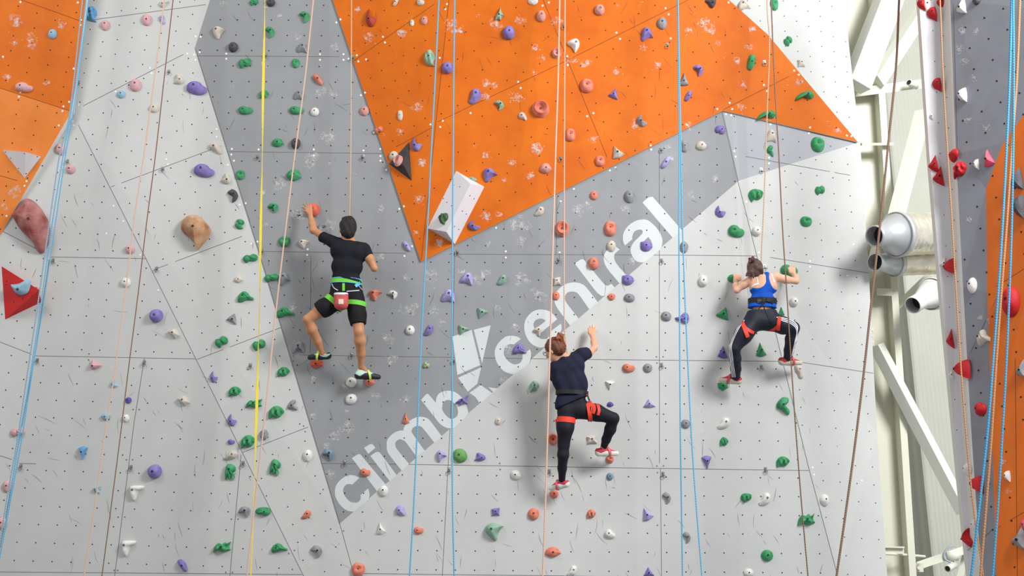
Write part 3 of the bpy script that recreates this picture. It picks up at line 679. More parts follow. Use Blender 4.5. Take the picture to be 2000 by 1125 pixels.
TABLE = [
 (103,67,16,18,'LB','round',0), (48,171,31,19,'I','bean',-22), (178,28,22,30,'B','ridged',80), (206,50,17,20,'I','egg',0), (287,39,18,22,'I','egg',200),
 (317,39,11,18,'LP','bone',20), (321,8,18,14,'C','comma',180), (349,155,18,20,'C','horn',200), (385,173,38,26,'P','bean',-28), (265,167,22,23,'I','round',0),
 (237,185,16,14,'LB','round',0), (301,212,17,16,'C','round',0), (118,292,18,21,'I','egg',20), (138,331,17,17,'I','round',0), (254,487,18,17,'I','round',0),
 (246,552,18,18,'W','round',0), (42,562,34,30,'LB','horn',140), (72,563,10,8,'I','round',0), (399,334,38,26,'P','bean',-28), (306,617,25,25,'P','ball',0),
 (340,652,22,20,'C','block',-10), (188,712,21,19,'I','horn',90), (223,750,12,15,'LB','moon',180), (251,782,12,12,'DP','round',0), (207,814,18,14,'LB','dee',180),
 (246,817,13,15,'W','egg',0), (359,783,23,20,'C','block',-10), (35,844,26,19,'I','lobed',0), (418,736,14,22,'P','moon',200), (162,885,17,26,'B','tri',180),
 (303,921,26,26,'P','ball',0), (268,963,25,29,'W','ell',0), (252,1071,25,30,'W','ell',0), (190,957,13,14,'LB','horn',30), (14,950,16,24,'I','egg',0),
 (3,1022,20,24,'I','egg',0), (357,1104,20,23,'P','pinch',30), (428,65,23,24,'C','horn',0), (496,5,16,13,'G','lobed',0), (529,6,17,14,'K','ball',0),
 (456,93,18,18,'K','ball',0), (527,64,18,23,'G','moon',0), (595,34,20,23,'G','moon',0), (590,95,20,19,'Y','horn',-60), (478,124,23,20,'G','lobed',0),
 (578,124,14,18,'G','jug',0), (621,156,20,22,'O','pinch',40), (583,187,18,19,'Y','horn',-60), (516,185,18,17,'G','ridged',0), (480,216,28,16,'G','bean',0),
 (580,216,28,16,'G','bean',0), (615,219,17,16,'W','round',0), (712,217,18,18,'S','round',0), (740,254,16,14,'O','lobed',0), (782,226,10,20,'C','pinch',0),
 (725,35,20,34,'BR','moon',200), (773,5,13,14,'C','pinch',-30), (543,279,23,17,'G','dee',0), (578,281,18,20,'K','ball',0), (421,291,24,22,'C','comma',90),
 (441,349,20,22,'C','horn',180), (470,342,16,19,'G','jug',0), (574,342,29,23,'G','dee',-10), (455,383,20,27,'K','moon',0), (533,407,20,20,'G','moon',20),
 (468,438,18,20,'G','lobed',60), (612,411,25,25,'T','ball',0), (632,448,25,22,'Y','jug',0), (556,472,21,21,'G','jug',0), (594,477,21,18,'C','horn',0),
 (794,481,16,20,'LP','pinch',30), (489,505,28,18,'G','lobed',0), (530,543,27,17,'G','lobed',0), (557,545,20,26,'Y','horn',-30), (466,546,17,13,'C','dee',0),
 (480,580,31,22,'G','wing',0), (452,623,19,22,'Y','spike',120), (558,610,34,21,'G','wing',0), (734,577,26,22,'O','horn',0), (766,576,20,17,'W','moon',20),
 (433,668,25,23,'G','lobed',20), (506,674,25,23,'G','lobed',10), (583,679,24,23,'Y','moon',60), (619,712,24,18,'T','rhomb',0), (627,617,8,7,'C','round',0),
 (722,747,20,19,'O','rhomb',0), (686,747,20,19,'W','egg',20), (686,780,21,20,'W','egg',-30), (554,727,24,20,'G','ridged',0), (459,765,24,20,'G','ridged',0),
 (496,788,32,17,'G','crab',0), (540,806,30,26,'G','ridged',0), (572,791,19,20,'Y','kidney',20), (454,820,17,24,'P','moon',200), (793,817,14,23,'O','tri',0),
 (485,863,28,26,'G','ridged',0), (516,849,16,20,'Y','spiral',0), (452,863,14,10,'P','bean',0), (451,889,27,18,'C','comma',0), (601,890,18,23,'W','egg',0),
 (641,889,23,24,'GB','moon',20), (450,922,20,31,'G','claw',0), (537,914,21,32,'G','claw',-10), (714,923,20,16,'O','bean',0), (749,959,19,21,'W','egg',0),
 (477,1000,22,22,'Y','moon',30), (514,999,30,17,'G','bean',180), (598,1005,19,17,'O','comma',0), (783,997,20,21,'LP','comma',120), (745,1032,17,23,'W','tri',10),
 (434,1068,34,20,'G','crab',0), (546,1070,31,18,'G','wing',0), (618,1078,23,25,'Y','moon',10), (700,1113,26,27,'O','jug',0), (822,5,15,12,'C','bean',0),
 (829,40,13,16,'S','round',0), (805,45,8,12,'W','round',0), (839,114,21,33,'M','ridged',80), (874,133,22,22,'P','ball',0), (976,28,19,25,'M','star',30),
 (994,65,24,25,'P','ball',0), (1041,3,20,14,'W','egg',0), (1057,32,18,21,'S','spiral',0), (1171,20,20,20,'S','spiral',0), (1120,90,23,28,'W','horn',-100),
 (1087,104,18,20,'S','ring',0), (927,189,24,30,'P','comma',20), (975,206,19,20,'M','moon',0), (1021,228,16,16,'C','comma',110), (1056,213,34,32,'O','ring',0),
 (1146,168,26,27,'O','jug',0), (1197,184,17,22,'P','spike',0), (1114,264,20,25,'O','jug',0), (814,281,20,28,'P','moon',200), (1264,67,23,27,'P','horn',-40),
 (1293,46,20,23,'Y','egg',0), (1388,6,21,20,'K','wing',180), (1453,11,26,20,'C','wing',0), (1512,9,15,24,'G','jug',0), (1539,81,16,19,'G','lobed',30),
 (1564,124,14,16,'C','square',0), (1467,122,17,31,'G','pinch',-15), (1364,138,19,24,'P','moon',0), (1335,155,18,25,'Y','spike',20), (1344,188,17,21,'P','pinch',-30),
 (1253,236,20,24,'Y','moon',180), (1571,187,37,20,'G','banana',0), (1496,225,37,20,'G','banana',0), (1406,254,20,17,'P','bean',180), (1337,286,14,23,'Y','pinch',0),
 (1370,285,23,18,'C','dee',0), (1505,267,18,25,'C','horn',-60), (1504,295,12,23,'G','kidney',0), (1597,283,25,29,'G','jug',0), (1208,298,23,25,'C','tri',20),
 (958,342,27,27,'P','horn',-20), (1066,329,25,20,'S','dee',0), (1172,315,20,21,'O','jug',0), (926,440,24,21,'P','moon',190), (867,429,17,23,'DG','ridged',60),
 (923,350,17,9,'M','bean',-20), (1053,413,20,18,'C','comma',0), (1160,382,16,17,'O','round',0), (1098,447,27,31,'O','ring',0), (1192,447,23,30,'O','jug',0),
 (1194,481,18,22,'C','egg',0), (1159,515,21,23,'O','spiral',0), (911,546,25,25,'LP','horn',-70), (980,547,20,20,'M','comma',0), (1088,550,15,18,'C','square',0),
 (1086,578,14,17,'O','round',0), (1194,580,16,14,'O','dee',180), (1229,582,21,17,'Y','egg',40), (1229,384,20,25,'Y','egg',0), (875,579,26,26,'LP','horn',-60),
 (779,315,16,20,'S','ring',0), (769,305,18,18,'C','round',0), (1300,318,20,23,'LP','pinch',-40), (1476,383,28,26,'G','ridged',20), (1438,452,30,24,'G','bean',-20),
 (1407,413,20,23,'P','moon',200), (1477,452,17,18,'W','ball',0), (1574,433,22,20,'G','jug',0), (1601,372,18,19,'G','lobed',0), (1263,481,23,20,'P','dee',150),
 (1336,483,16,23,'Y','egg',0), (1227,547,23,20,'P','dee',150), (1373,549,18,21,'W','ball',0), (1434,545,26,17,'G','moon',120), (1541,529,33,24,'G','bean',0),
 (1301,618,20,19,'Y','egg',30), (1332,621,27,22,'P','wing',200), (1550,590,17,17,'W','ball',0), (1410,613,23,26,'G','spike',0), (1525,608,13,17,'G','spike',20),
 (1411,688,20,24,'DP','tri',-10), (1486,683,20,28,'G','tri',0), (1228,719,25,17,'O','bean',0), (1265,719,18,17,'Y','round',0), (1268,788,24,17,'LP','tri',0),
 (1412,755,20,18,'G','rhomb',0), (1560,726,15,27,'C','bone',0), (1529,793,24,35,'G','kidney',0), (1339,828,18,17,'Y','round',0), (1413,827,26,22,'W','comma',0),
 (1192,753,19,18,'W','tri',170), (801,645,18,18,'W','round',0), (837,645,19,22,'P','comma',0), (943,612,20,22,'M','spike',180), (906,645,20,20,'M','spike',180),
 (1049,648,17,20,'C','horn',-90), (1015,681,28,20,'P','wing',-10), (833,713,13,13,'LG','bone',60), (1044,755,19,23,'M','ridged',0), (902,782,27,22,'P','star',0),
 (973,823,12,14,'C','round',0), (1192,790,14,10,'DP','dee',0), (1080,858,21,22,'O','ring',0), (1156,859,20,17,'C','square',0), (1191,897,16,16,'O','jug',0),
 (863,891,20,23,'LP','horn',-20), (899,890,27,26,'GR','egg',60), (937,892,22,16,'P','horn',200), (1008,928,20,18,'W','egg',60), (1082,965,18,16,'O','round',0),
 (1191,931,13,14,'GB','round',0), (968,1000,16,16,'P','square',0), (1042,1004,22,22,'O','round',0), (1155,1004,18,18,'O','ridged',0), (818,1036,19,14,'O','bean',0),
 (966,1039,36,34,'M','horn',10), (1191,1043,20,18,'W','bean',-30), (1080,1078,32,19,'O','dee',0), (1117,1115,20,20,'W','comma',0), (1157,643,15,12,'W','round',0),
 (1414,863,17,18,'G','ridged',0), (1380,903,19,26,'P','tri',180), (1529,902,26,21,'G','ridged',0), (1302,973,16,24,'Y','moon',0), (1266,1005,21,25,'LP','tri',20),
 (1457,973,21,19,'G','ridged',30), (1493,975,24,24,'W','comma',0), (1574,1014,34,23,'G','crab',0), (1341,1050,15,23,'Y','moon',0), (1498,1085,23,21,'G','round',0),
 (1267,1117,21,18,'P','tri',0), (1462,1119,19,16,'W','round',0), (1610,977,18,23,'W','egg',0),
]
NEAR = [
 (1799,10,19,24,'R','dshape',0), (1810,11,19,24,'W','egg',0), (1820,29,23,28,'R','dshape',0), (1839,7,23,21,'R','dshape',0), (1878,15,23,30,'W','spike',0),
 (1908,2,22,15,'K','dee',180), (1830,167,21,28,'R','dshape',0), (1881,188,20,28,'W','dshape',0), (1819,229,8,13,'W','dshape',0), (1822,321,23,36,'R','spike',0),
 (1832,345,25,40,'R','spike',0), (1866,304,20,23,'R','round',0), (1876,332,31,31,'R','ridged',0), (1908,323,12,22,'W','dshape',0), (1932,309,24,34,'H','tri',0),
 (1986,352,30,44,'K','spike',0), (1994,408,28,50,'K','dshape',0), (1861,523,20,30,'R','dshape',0), (1842,514,17,24,'W','spike',0), (1900,558,21,31,'W','egg',0),
 (1976,590,39,56,'R','round',0), (1855,662,18,40,'R','spike',0), (1924,659,25,32,'C','wing',0), (1887,724,26,38,'R','dshape',0), (1857,731,11,20,'W','spike',0),
 (1918,799,22,27,'R','bean',0), (1995,722,24,38,'Y','spike',0), (1893,917,16,26,'W','egg',0), (1912,948,23,35,'R','dshape',0), (1968,931,14,22,'W','dshape',0),
 (1904,1025,12,20,'W','round',0), (1895,1050,20,37,'R','moon',180), (1990,1052,33,48,'Y','spike',0), (1999,1025,10,18,'H','round',0),
]
for q in TABLE: hold(*q)
for q in NEAR: hold(*q, near=True)
# the three big bolt-on shapes with outlines of their own
M_BRN = mat('chalked_brown_resin', (150, 88, 44), .6, rgb2=(206, 168, 132), scale=5.5, bump=.2, bscale=50)
M_RRN = mat('chalked_dark_red_resin', (128, 34, 34), .6, rgb2=(186, 130, 124), scale=5.0, bump=.2, bscale=50)
hold(63, 441, 74, 104, 'MR', outline=[(48, 389), (64, 394), (80, 411), (92, 432), (97, 452), (96, 475), (87, 494), (75, 489), (64, 470), (45, 452), (30, 430), (27, 420), (42, 402)], H=.20, look='huge', mats=M_RRN)
hold(383, 455, 58, 70, 'N', outline=[(354, 440), (360, 428), (372, 421), (388, 424), (403, 438), (411, 452), (407, 466), (396, 480), (388, 490, 1), (383, 478), (370, 464), (357, 453)], H=.16, look='huge', mats=M_BRN)

# ---- every hold gets a description that leads to it alone
ORD = ['highest', 'second highest', 'third highest', 'fourth highest', 'fifth highest', 'sixth highest', 'seventh highest', 'eighth highest', 'ninth highest', 'tenth highest', 'eleventh highest', 'twelfth highest']
def place(h):
    x, y = h['px'], h['py']
    if h['near']: return 'on the near right wall'
    k = region(x, y)
    if inside(x, y, [(833, 333), (947, 333), (947, 480), (833, 480)]) and k in ('O1', 'O2') and h['c'] in ('mint green', 'dark green'): return 'on the long white volume'
    if k in ('LO1', 'LO2'): return 'on the left orange wall'
    if k == 'FL': return 'on the pale wall left of the red volume ropes' if False else 'on the far left pale wall'
    if k == 'UL': return 'on the upper left pale wall'
    if k == 'LM': return 'on the lower left grey wall'
    if k == 'ML': return 'on the pale wedge\'s upper half' if y < 560 else 'on the pale wedge\'s lower half'
    if k == 'O1': return 'on the narrow orange strip'
    if k in ('O2', 'O3'): return 'on orange wall left of twin beige ropes' if x < 1090 else ('on orange wall between beige and blue ropes' if x < 1328 else 'on orange wall right of blue ropes')
    if k == 'CD':
        if y < 400 and x < 800: return 'on the dark grey wall above the man'
        if x < 790: return 'on the dark grey wall beside the man'
        if y < 540: return 'on the dark grey wall above the lettering'
        return 'on the dark grey wall around lettering'
    if k == 'RD': return 'on the grey triangle at the upper right'
    if k == 'UR': return 'on the white wall at the top right'
    if k == 'RL': return 'on the pale folded right wall'
    if k == 'CL':
        if x < 1060: return 'on pale wall left of middle woman'
        if x < 1328: return 'on pale wall left of twin blue ropes'
        return 'on pale wall below woman in blue' if y > 720 else 'on pale wall around woman in blue'
    return 'on the climbing wall'
groups = {}
for h in HOLDS:
    if h['px'] == 42 and h['py'] == 562: h['pl'] = 'on the red triangular volume'
    elif h['px'] == 779: h['pl'] = 'on the small dark volume'
    elif h['px'] == 769: h['pl'] = 'on the small dark volume'
    else: h['pl'] = place(h)
    h['pl'] = h['pl'].strip()
    groups.setdefault((h['c'], h['pl']), []).append(h)
for (c, pl), L in groups.items():
    L.sort(key=lambda h: h['py'])
    for i, h in enumerate(L):
        same = [q for q in L if q['adj'] == h['adj']]
        if len(L) == 1: s = '%s %s climbing hold %s' % (h['adj'], c, pl)
        elif len(same) == 1 and len(L) <= 4: s = '%s %s climbing hold %s' % (h['adj'], c, pl)
        elif i < len(ORD): s = '%s %s hold, %s %s %s' % (h['adj'], c, ORD[i], c, pl)
        else: s = '%s %s hold %s, number %d from the top' % (h['adj'], c, pl, i + 1)
        if i == len(L) - 1 and len(L) > 2 and not (len(same) == 1 and len(L) <= 4): s = '%s %s hold, lowest %s %s' % (h['adj'], c, c, pl)
        h['label'] = s
        tag(h['o'], s, 'climbing hold', c + ' climbing holds')
assert len({h['label'] for h in HOLDS}) == len(HOLDS), 'labels repeat'
_long = [h['label'] for h in HOLDS if len(h['label'].split()) > 16]
if _long: print('LONG', _long)

# ================================================================= the hall behind and beside the wall
M_STEEL = mat('cream_steel', (220, 219, 200), .45, vary=.02, scale=3, spec=.4)
M_STEEL2 = mat('white_steel', (226, 227, 214), .45, spec=.4)
M_CLAD = mat('wall_cladding', (196, 197, 183), .55, vary=.03, scale=2)
M_FLOOR = mat('floor_mat', (120, 124, 128), .8, vary=.08, scale=1.0)
fl = MB(); fl.box((0, -6, -.05), Vector((12, 0, 0)), Vector((0, 12, 0)), Vector((0, 0, .05)))
tag(fl.build('floor', M_FLOOR), kind='structure')
# cladding: a ribbed sheet wall behind the frame, standing edge ribs every 7 cm
cl = MB(); x0, x1, yb = 2.0, 9.2, 2.9; z0, z1 = 0.0, 10.5; n = int((x1 - x0) / .026); XS = P(1768, 562, -2.9).x
vs = []
for i in range(n + 1):
    x = x0 + (x1 - x0) * i / n; y = yb + min(2.1, max(0, XS - x) * 2.4); d_ = (.005 if i % 2 else 0)  # bent back left of XS, shaped so this strip by the column falls dark
    vs += [(x, y + d_, z0), (x, y + d_, z1), (x, y + .08, z0), (x, y + .08, z1)]
fs = []
for i in range(n):
    a, b = 4 * i, 4 * (i + 1); fs += [(a, b, b + 1, a + 1), (a + 2, a + 3, b + 3, b + 2)]
cl.add(vs, fs); tag(cl.build('wall_back', M_CLAD), kind='structure')

bk = MB(); bk.box((-3, yb + 2.14, 5.25), Vector((5.0, 0, 0)), Vector((0, .04, 0)), Vector((0, 0, 5.25))); tag(bk.build('wall_behind', M_CLAD), kind='structure')  # unseen wall, added to keep light out of the gap behind
cg = MB(); cg.box((0, 2.4, 10.4), Vector((9.5, 0, 0)), Vector((0, 3.0, 0)), Vector((0, 0, .06))); tag(cg.build('ceiling', M_CLAD), kind='structure')  # unseen partial ceiling, put in to darken the gap beside the column
def pxbeam(mb, a, b, w, h, mi=0, roll=0.0):
    """square steel between two seen points (px,py,dep); w across the view, h along it"""
    A, B = P(*a), P(*b); d = (B - A).normalized()
    s = (mpp(A) + mpp(B)) / 2
    v = (CAM - (A + B) / 2).normalized()
    x = d.cross(v).normalized(); y = d.cross(x).normalized()
    x, y = x * math.cos(roll) + y * math.sin(roll), y * math.cos(roll) - x * math.sin(roll)
    mb.box((A + B) / 2, x * w * s / 2, y * h / 2, (B - A) / 2, mi)
# the tall column: web, two flanges, joint plates
colm = MB()
def column(mb):
    for (xa, xb, xc, xd, dep, th) in [(1676, 1708, 1732, 1770, -.62, .05), (1707, 1716, 1768, 1790, -.50, .34)]:
        A, B = P(xa, -260, dep), P(xb, -260, dep); C_, D_ = P(xc, 1425, dep), P(xd + 20, 1425, dep)
        off = Vector((0, th, 0))
        mb.add([A, B, D_, C_, A + off, B + off, D_ + off, C_ + off], [(0, 1, 2, 3), (4, 7, 6, 5), (0, 4, 5, 1), (3, 2, 6, 7), (1, 5, 6, 2), (0, 3, 7, 4)])
A0, A1 = P(1655, -260, -.75), P(1760, 1425, -.75); B0, B1 = P(1703, -260, -.75), P(1806, 1425, -.75)
def slab(mb, a0, b0, a1, b1, th, mi=0):
    o = Vector((0, th, 0)); mb.add([a0, b0, b1, a1, a0 + o, b0 + o, b1 + o, a1 + o], [(0, 1, 2, 3), (4, 7, 6, 5), (0, 4, 5, 1), (3, 2, 6, 7), (1, 5, 6, 2), (0, 3, 7, 4)], mi)
slab(colm, P(1600, -260, -.70), P(1692, -260, -.70), P(1700, 1425, -.70), P(1788, 1425, -.70), .02)        # web
slab(colm, P(1688, -260, -.52), P(1700, -260, -.52), P(1796, 1425, -.52), P(1810, 1425, -.52), .34)          # front flange edge
ST = []
def steel(name, mb, label, cat, m=M_STEEL, group=None):
    o = mb.build(name, m); recenter(o); tag(o, label, cat, group); ST.append(o); return o
steel('steel_column', colm, 'tall cream steel column standing right of the climbing wall', 'column', M_STEEL)
pl = MB()
def brace(a, b, w, h, label, m=M_STEEL, roll=0.0):
    mb = MB(); pxbeam(mb, a, b, w, h, 0, roll)
    steel('steel_brace', mb, label, 'steel beam', m, 'steel braces beside the wall')
brace((1672, 168, -.30), (1762, -70, -.30), 46, .20, 'widest slanting cream beam at the top, rising from behind the climbing wall', M_STEEL2, .45)
brace((1712, 160, -.45), (1866, -75, -.9), 26, .12, 'slanting cream beam meeting the near wall just below the top red holds', M_STEEL2, .6)
brace((1652, 120, -.95), (1712, -60, -.95), 22, .14, 'shadowed slanting beam left of the widest one at the top')
brace((1666, 181, -.55), (1812, 162, -.55), 17, .10, 'level cream beam that carries the upper security camera')
brace((1680, 282, -.5), (1741, 281, -.5), 5, .14, 'thin cream ledge level with the right orange tip')
brace((1748, 432, -.10), (1802, 222, -.6), 24, .12, 'slanting cream beam that ends above the largest duct', M_STEEL, -.5)
brace((1722, 628, -.85), (1822, 530, -1.2), 13, .10, 'short slanting beam left of the domed duct end')
brace((1712, 675, -.45), (1882, 1000, -.45), 21, .12, 'long bright white beam slanting down to the right, below the ducts', M_STEEL2, .55)
brace((1790, 1106, -.9), (1890, 1072, -.9), 15, .12, 'lower level beam that carries the bottom security camera')
brace((1862, 1180, -1.0), (1893, 1055, -1.0), 12, .10, 'short steep beam right of the bottom security camera')
brace((1668, 70, -1.3), (1690, -60, -1.3), 16, .10, 'small steep beam behind the top corner of the climbing wall')
brace((1690, 560, -.6), (1712, 470, -.6), 14, .1, 'short stub beam under the duct openings')
mb = MB(); mb.tube([P(1722, 1081, -.4), P(1760, 1083, -.5), P(1806, 1087, -.7)], .014, 10)
steel('steel_pipe', mb, 'thin cream pipe crossing the column near the bottom', 'pipe')
mb = MB(); pxbeam(mb, (1722, 1068, -.45), (1765, 1069, -.45), 3, .05); pxbeam(mb, (1722, 1075, -.47), (1765, 1076, -.47), 12, .02)
steel('joint_plate', mb, 'flat cream joint plate on the column, just above the thin pipe', 'steel plate', group='joint plates')
mb = MB(); pxbeam(mb, (1788, 1108, -.8), (1803, 1109, -.8), 16, .02); p = P(1794, 1109, -.78); mb.lathe(p, (0, -1, 0), [(0, .022), (.02, .022), (.02, .0)], 6)
steel('joint_plate', mb, 'small bolted plate at the left end of the lower level beam', 'steel plate', group='joint plates')
mb = MB(); pxbeam(mb, (1712, 570, -.5), (1742, 571, -.5), 14, .02)
steel('joint_plate', mb, 'cream plate across the column level with the domed duct end', 'steel plate', group='joint plates')
mb = MB(); pxbeam(mb, (1703, 640, -.42), (1703, 676, -.42), 9, .02)
jp = steel('joint_plate', mb, 'bolted joint plate where the long white beam leaves the column', 'steel plate', group='joint plates')
for y in (645, 656, 668):
    mb = MB(); mb.lathe(P(1703, y, -.40), (0, -1, 0), [(0, .010), (.02, .010), (.02, .0)], 6); mb.build('bolt', M_STEEL, jp)

# foil clad ducts
M_FOIL = mat('crinkled_foil', (232, 226, 208), .3, metal=.65, vary=.12, scale=5, bump=.5, bscale=26)
M_DUCT = mat('duct_grey', (200, 202, 203), .4, metal=.35, spec=.5)
M_DARKIN = mat('duct_inside', (46, 42, 44), .8)
M_DUCTW = mat('duct_white', (226, 228, 220), .45)
def duct(open_px, r_open, flange_px, r_fl, end_px, label, m1=M_DUCT, dep=.2, foil=True):
    a = P(open_px[0], open_px[1], dep + .20); b = P(flange_px[0], flange_px[1], dep); e = P(end_px[0], end_px[1], dep - .5)
    s = mpp(b); ax = (b - a); L = ax.length; root = empty('air_duct', b); tag(root, label, 'air duct', 'ventilation ducts')
    ro, rf = r_open * s, r_fl * s
    mb = MB(); mb.lathe(a, ax, [(0, ro), (L * .35, ro * 1.02), (L * .42, ro * 1.05), (L * .92, rf * .93), (L * .92, rf * .98), (L, rf * 1.0)], 40)
    mb.build('nozzle', m1, root, True)
    mb = MB(); mb.lathe(a, ax, [(.001, ro * .94), (L * .34, ro * .93)], 32); mb.lathe(a, ax, [(L * .34, ro * .93), (L * .34, .0001)], 32, 1); mb.build('opening', [M_DUCT, M_DARKIN], root, True)
    mb = MB(); mb.lathe(a, ax, [(-.004, ro * .93), (-.004, ro * 1.04), (.03, ro * 1.05)], 32); mb.build('rim', m1, root, True)
    mb = MB(); ax2 = (e - b); mb.lathe(b, ax2, [(-.02, rf * 1.02), (-.02, rf * 1.07), (.03, rf * 1.07), (.03, rf * 1.0)], 40); mb.build('flange', m1, root, True)
    if foil:
        L2 = ax2.length; mb = MB(); prof = []
        for i in range(70):
            t = i / 69; prof.append((.03 + t * (L2 - .03), rf * (1.0 + .012 * math.sin(i * 1.9) + (.02 if i % 9 == 0 else 0))))
        mb.lathe(b, ax2, prof, 44); fo = mb.build('foil_sleeve', M_FOIL, root, True)
        for v in fo.data.vertices:
            v.co += Vector(noise.noise_vector(v.co * 14)) * .006
    return root
duct((1708, 461), 20, (1752, 458), 42, (1905, 452), 'largest foil wrapped duct with a round dark opening, upper of the pair')
duct((1709, 512), 17, (1748, 514), 25, (1905, 508), 'foil wrapped duct with a dark opening, directly under the largest duct', dep=-.16)
duct((1783, 596), 16, (1820, 574), 30, (1890, 568), 'short duct with a white domed end and a pale round opening', M_DUCTW, dep=-.1)

# two security cameras
def cctv(px, py, dep, ang, label, base=True):
    c = P(px, py, dep); root = empty('security_camera', c); tag(root, label, 'security camera', 'security cameras')
    d = Vector((math.cos(ang) * -1, -.75, math.sin(ang))).normalized()
    mb = MB(); mb.lathe(c, d, [(-.07, .0001), (-.07, .034), (.06, .036), (.075, .036), (.075, .028)], 24); mb.build('housing', M_STEEL2, root, True)
    mb = MB(); mb.lathe(c, d, [(.070, .029), (.070, .0001)], 20); mb.build('lens', M_DARKIN, root, True)
    mb = MB()
    mb.tube([c + Vector((.02, .03, .03)), c + Vector((.05, .08, .06)), c + Vector((.05, .12, .09))], .016, 12)
    if base: mb.lathe(c + Vector((.05, .06, .06)), (0, 0, 1), [(0, .0001), (0, .045), (.03, .07), (.09, .075), (.09, .0001)], 28)
    mb.build('bracket', M_STEEL2, root, True)
    return root
cctv(1783, 165, -.42, .1, 'small white security camera on the level beam at the upper right', False)
cc = cctv(1858, 1107, -.78, -.3, 'white security camera on the lower beam at the bottom right')
mb = MB(); mb.tube([P(*q, -.82) for q in smooth_open([(1863, 1066), (1855, 1068), (1847, 1075), (1844, 1086), (1848, 1094), (1858, 1098)], 5)], .010, 10); mb.build('cable', mat('grey_cable', (170, 184, 196), .5), cc, True)

# bolt hangers with a ring, screwed in rows on the wall
M_MET = mat('hanger_steel', (150, 150, 148), .35, metal=.85)
proto = None
HG = [(153, 161), (330, 139), (132, 314), (318, 329), (104, 508), (306, 524), (73, 703), (282, 707), (519, 107), (690, 111), (503, 305), (708, 306), (512, 489), (893, 491), (1090, 506), (1095, 308), (1303, 87), (1493, 121),
      (1291, 291), (1292, 508), (489, 713), (687, 692), (886, 703), (1292, 712), (1487, 716), (475, 904), (673, 902), (877, 917), (1073, 920), (1295, 925), (1495, 916), (41, 910), (256, 912), (1487, 331), (1494, 520), (1101, 50)]
HL = ['beside the top of the left blue ropes, on the pale side', 'where the seam crosses the two thin ropes at upper left', 'just above the pink hold beside the left blue ropes', 'on the upper left pale wall, right of the brown rope', 'at the left end of the seam below the dark red hold', 'on the diagonal seam below and right of the pale rope', 'beside the left blue ropes at the lower left seam', 'on the lower left seam, right of the brown rope',
 'behind the yellow strap on the topmost seam', 'where the topmost seam meets the orange edge', 'left of the yellow strap on the seam above the man', 'near the orange edge on the seam above the man', 'behind the yellow strap at the pale wedge border', 'just below the tip of the white volume', 'between the twin beige ropes below the orange wall', 'between the twin beige ropes on the orange wall', 'below the purple and grey holds on the orange wall', 'beside the long green hold on the orange tip',
 'touching the lower orange border left of the blue ropes', 'just below the letter a of the lettering', 'on the pale wedge right of the yellow strap, below its seam', 'on the seam between the man\'s two shoes', 'behind the blue rope beside the painted logo', 'on the seam left of the twin blue ropes, mid wall', 'below the green triangular hold under the woman in blue', 'on the pale wedge between two green claw-shaped holds', 'on the lowest dark grey seam, left of the letter l', 'just under the light purple hold beside the blue rope', 'left of the middle woman\'s lower shin', 'on the lower seam left of the twin blue ropes', 'on the lower seam, right of the purple triangle', 'beside the blue ropes at the bottom left seam', 'on the bottom left wall between thin ropes and purple ball', 'in the grey triangle tip, left of the thin rope', 'beside the head of the woman in blue', 'near the top of the twin beige ropes']
for (px, py), txt in zip(HG, HL):
    h = W(px, py); s = .0
    if proto is None:
        mb = MB(); mb.box((0, 0, .0015), Vector((.014, 0, 0)), Vector((0, .018, 0)), Vector((0, 0, .0015))); mb.box((0, -.018, .012), Vector((.013, 0, 0)), Vector((0, .0015, 0)), Vector((0, 0, .012)))
        mb.lathe((0, .003, .003), (0, 0, 1), [(0, .009), (.008, .009), (.010, .005), (.010, .0001)], 8)
        o = proto = mb.build('bolt_hanger', M_MET)
        mb = MB(); mb.tube([Vector((.018 * math.cos(a), -.026 + .018 * math.sin(a), .018)) for a in [math.tau * k / 16 for k in range(17)]], .003, 6)
        ringo = mb.build('ring', M_MET, o, True)
    else:
        o = proto.copy(); COL.objects.link(o); r = ringo.copy(); COL.objects.link(r); r.parent = o
    n = h[1]; up = Vector((0, 0, 1)); Y = (up - n * up.dot(n)).normalized(); X = Y.cross(n)
    M = Matrix((X, Y, n)).transposed().to_4x4(); M.translation = h[0]; o.matrix_world = M
    tag(o, 'small steel bolt hanger ' + txt, 'bolt hanger', 'steel bolt hangers on the wall')

# ================================================================= ropes
def ropemat(name, a, b):
    m = mat(name, a, .85, spec=.15); nt = m.node_tree; bs = nt.nodes['Principled BSDF']
    tc = nt.nodes.new('ShaderNodeTexCoord'); w = nt.nodes.new('ShaderNodeTexWave'); w.wave_type = 'BANDS'; w.bands_direction = 'DIAGONAL'
    w.inputs['Scale'].default_value = 26; mx = nt.nodes.new('ShaderNodeMix'); mx.data_type = 'RGBA'
    mx.inputs[6].default_value = srgb(a); mx.inputs[7].default_value = srgb(b)
    nt.links.new(tc.outputs['Object'], w.inputs['Vector']); nt.links.new(w.outputs['Fac'], mx.inputs[0]); nt.links.new(mx.outputs[2], bs.inputs['Base Color'])
    return m
RM = {'blue': ropemat('blue_rope', (118, 190, 222), (78, 156, 200)), 'steelblue': ropemat('grey_blue_rope', (160, 188, 204), (112, 146, 168)), 'deepblue': ropemat('deep_blue_rope', (92, 172, 208), (54, 130, 176)),
      'peach': ropemat('peach_rope', (228, 194, 174), (206, 164, 142)), 'beige': ropemat('beige_rope', (226, 196, 164), (196, 160, 128)), 'brown': ropemat('brown_rope', (150, 122, 104), (110, 84, 70)),
      'tan': ropemat('tan_rope', (196, 148, 108), (160, 112, 76))}
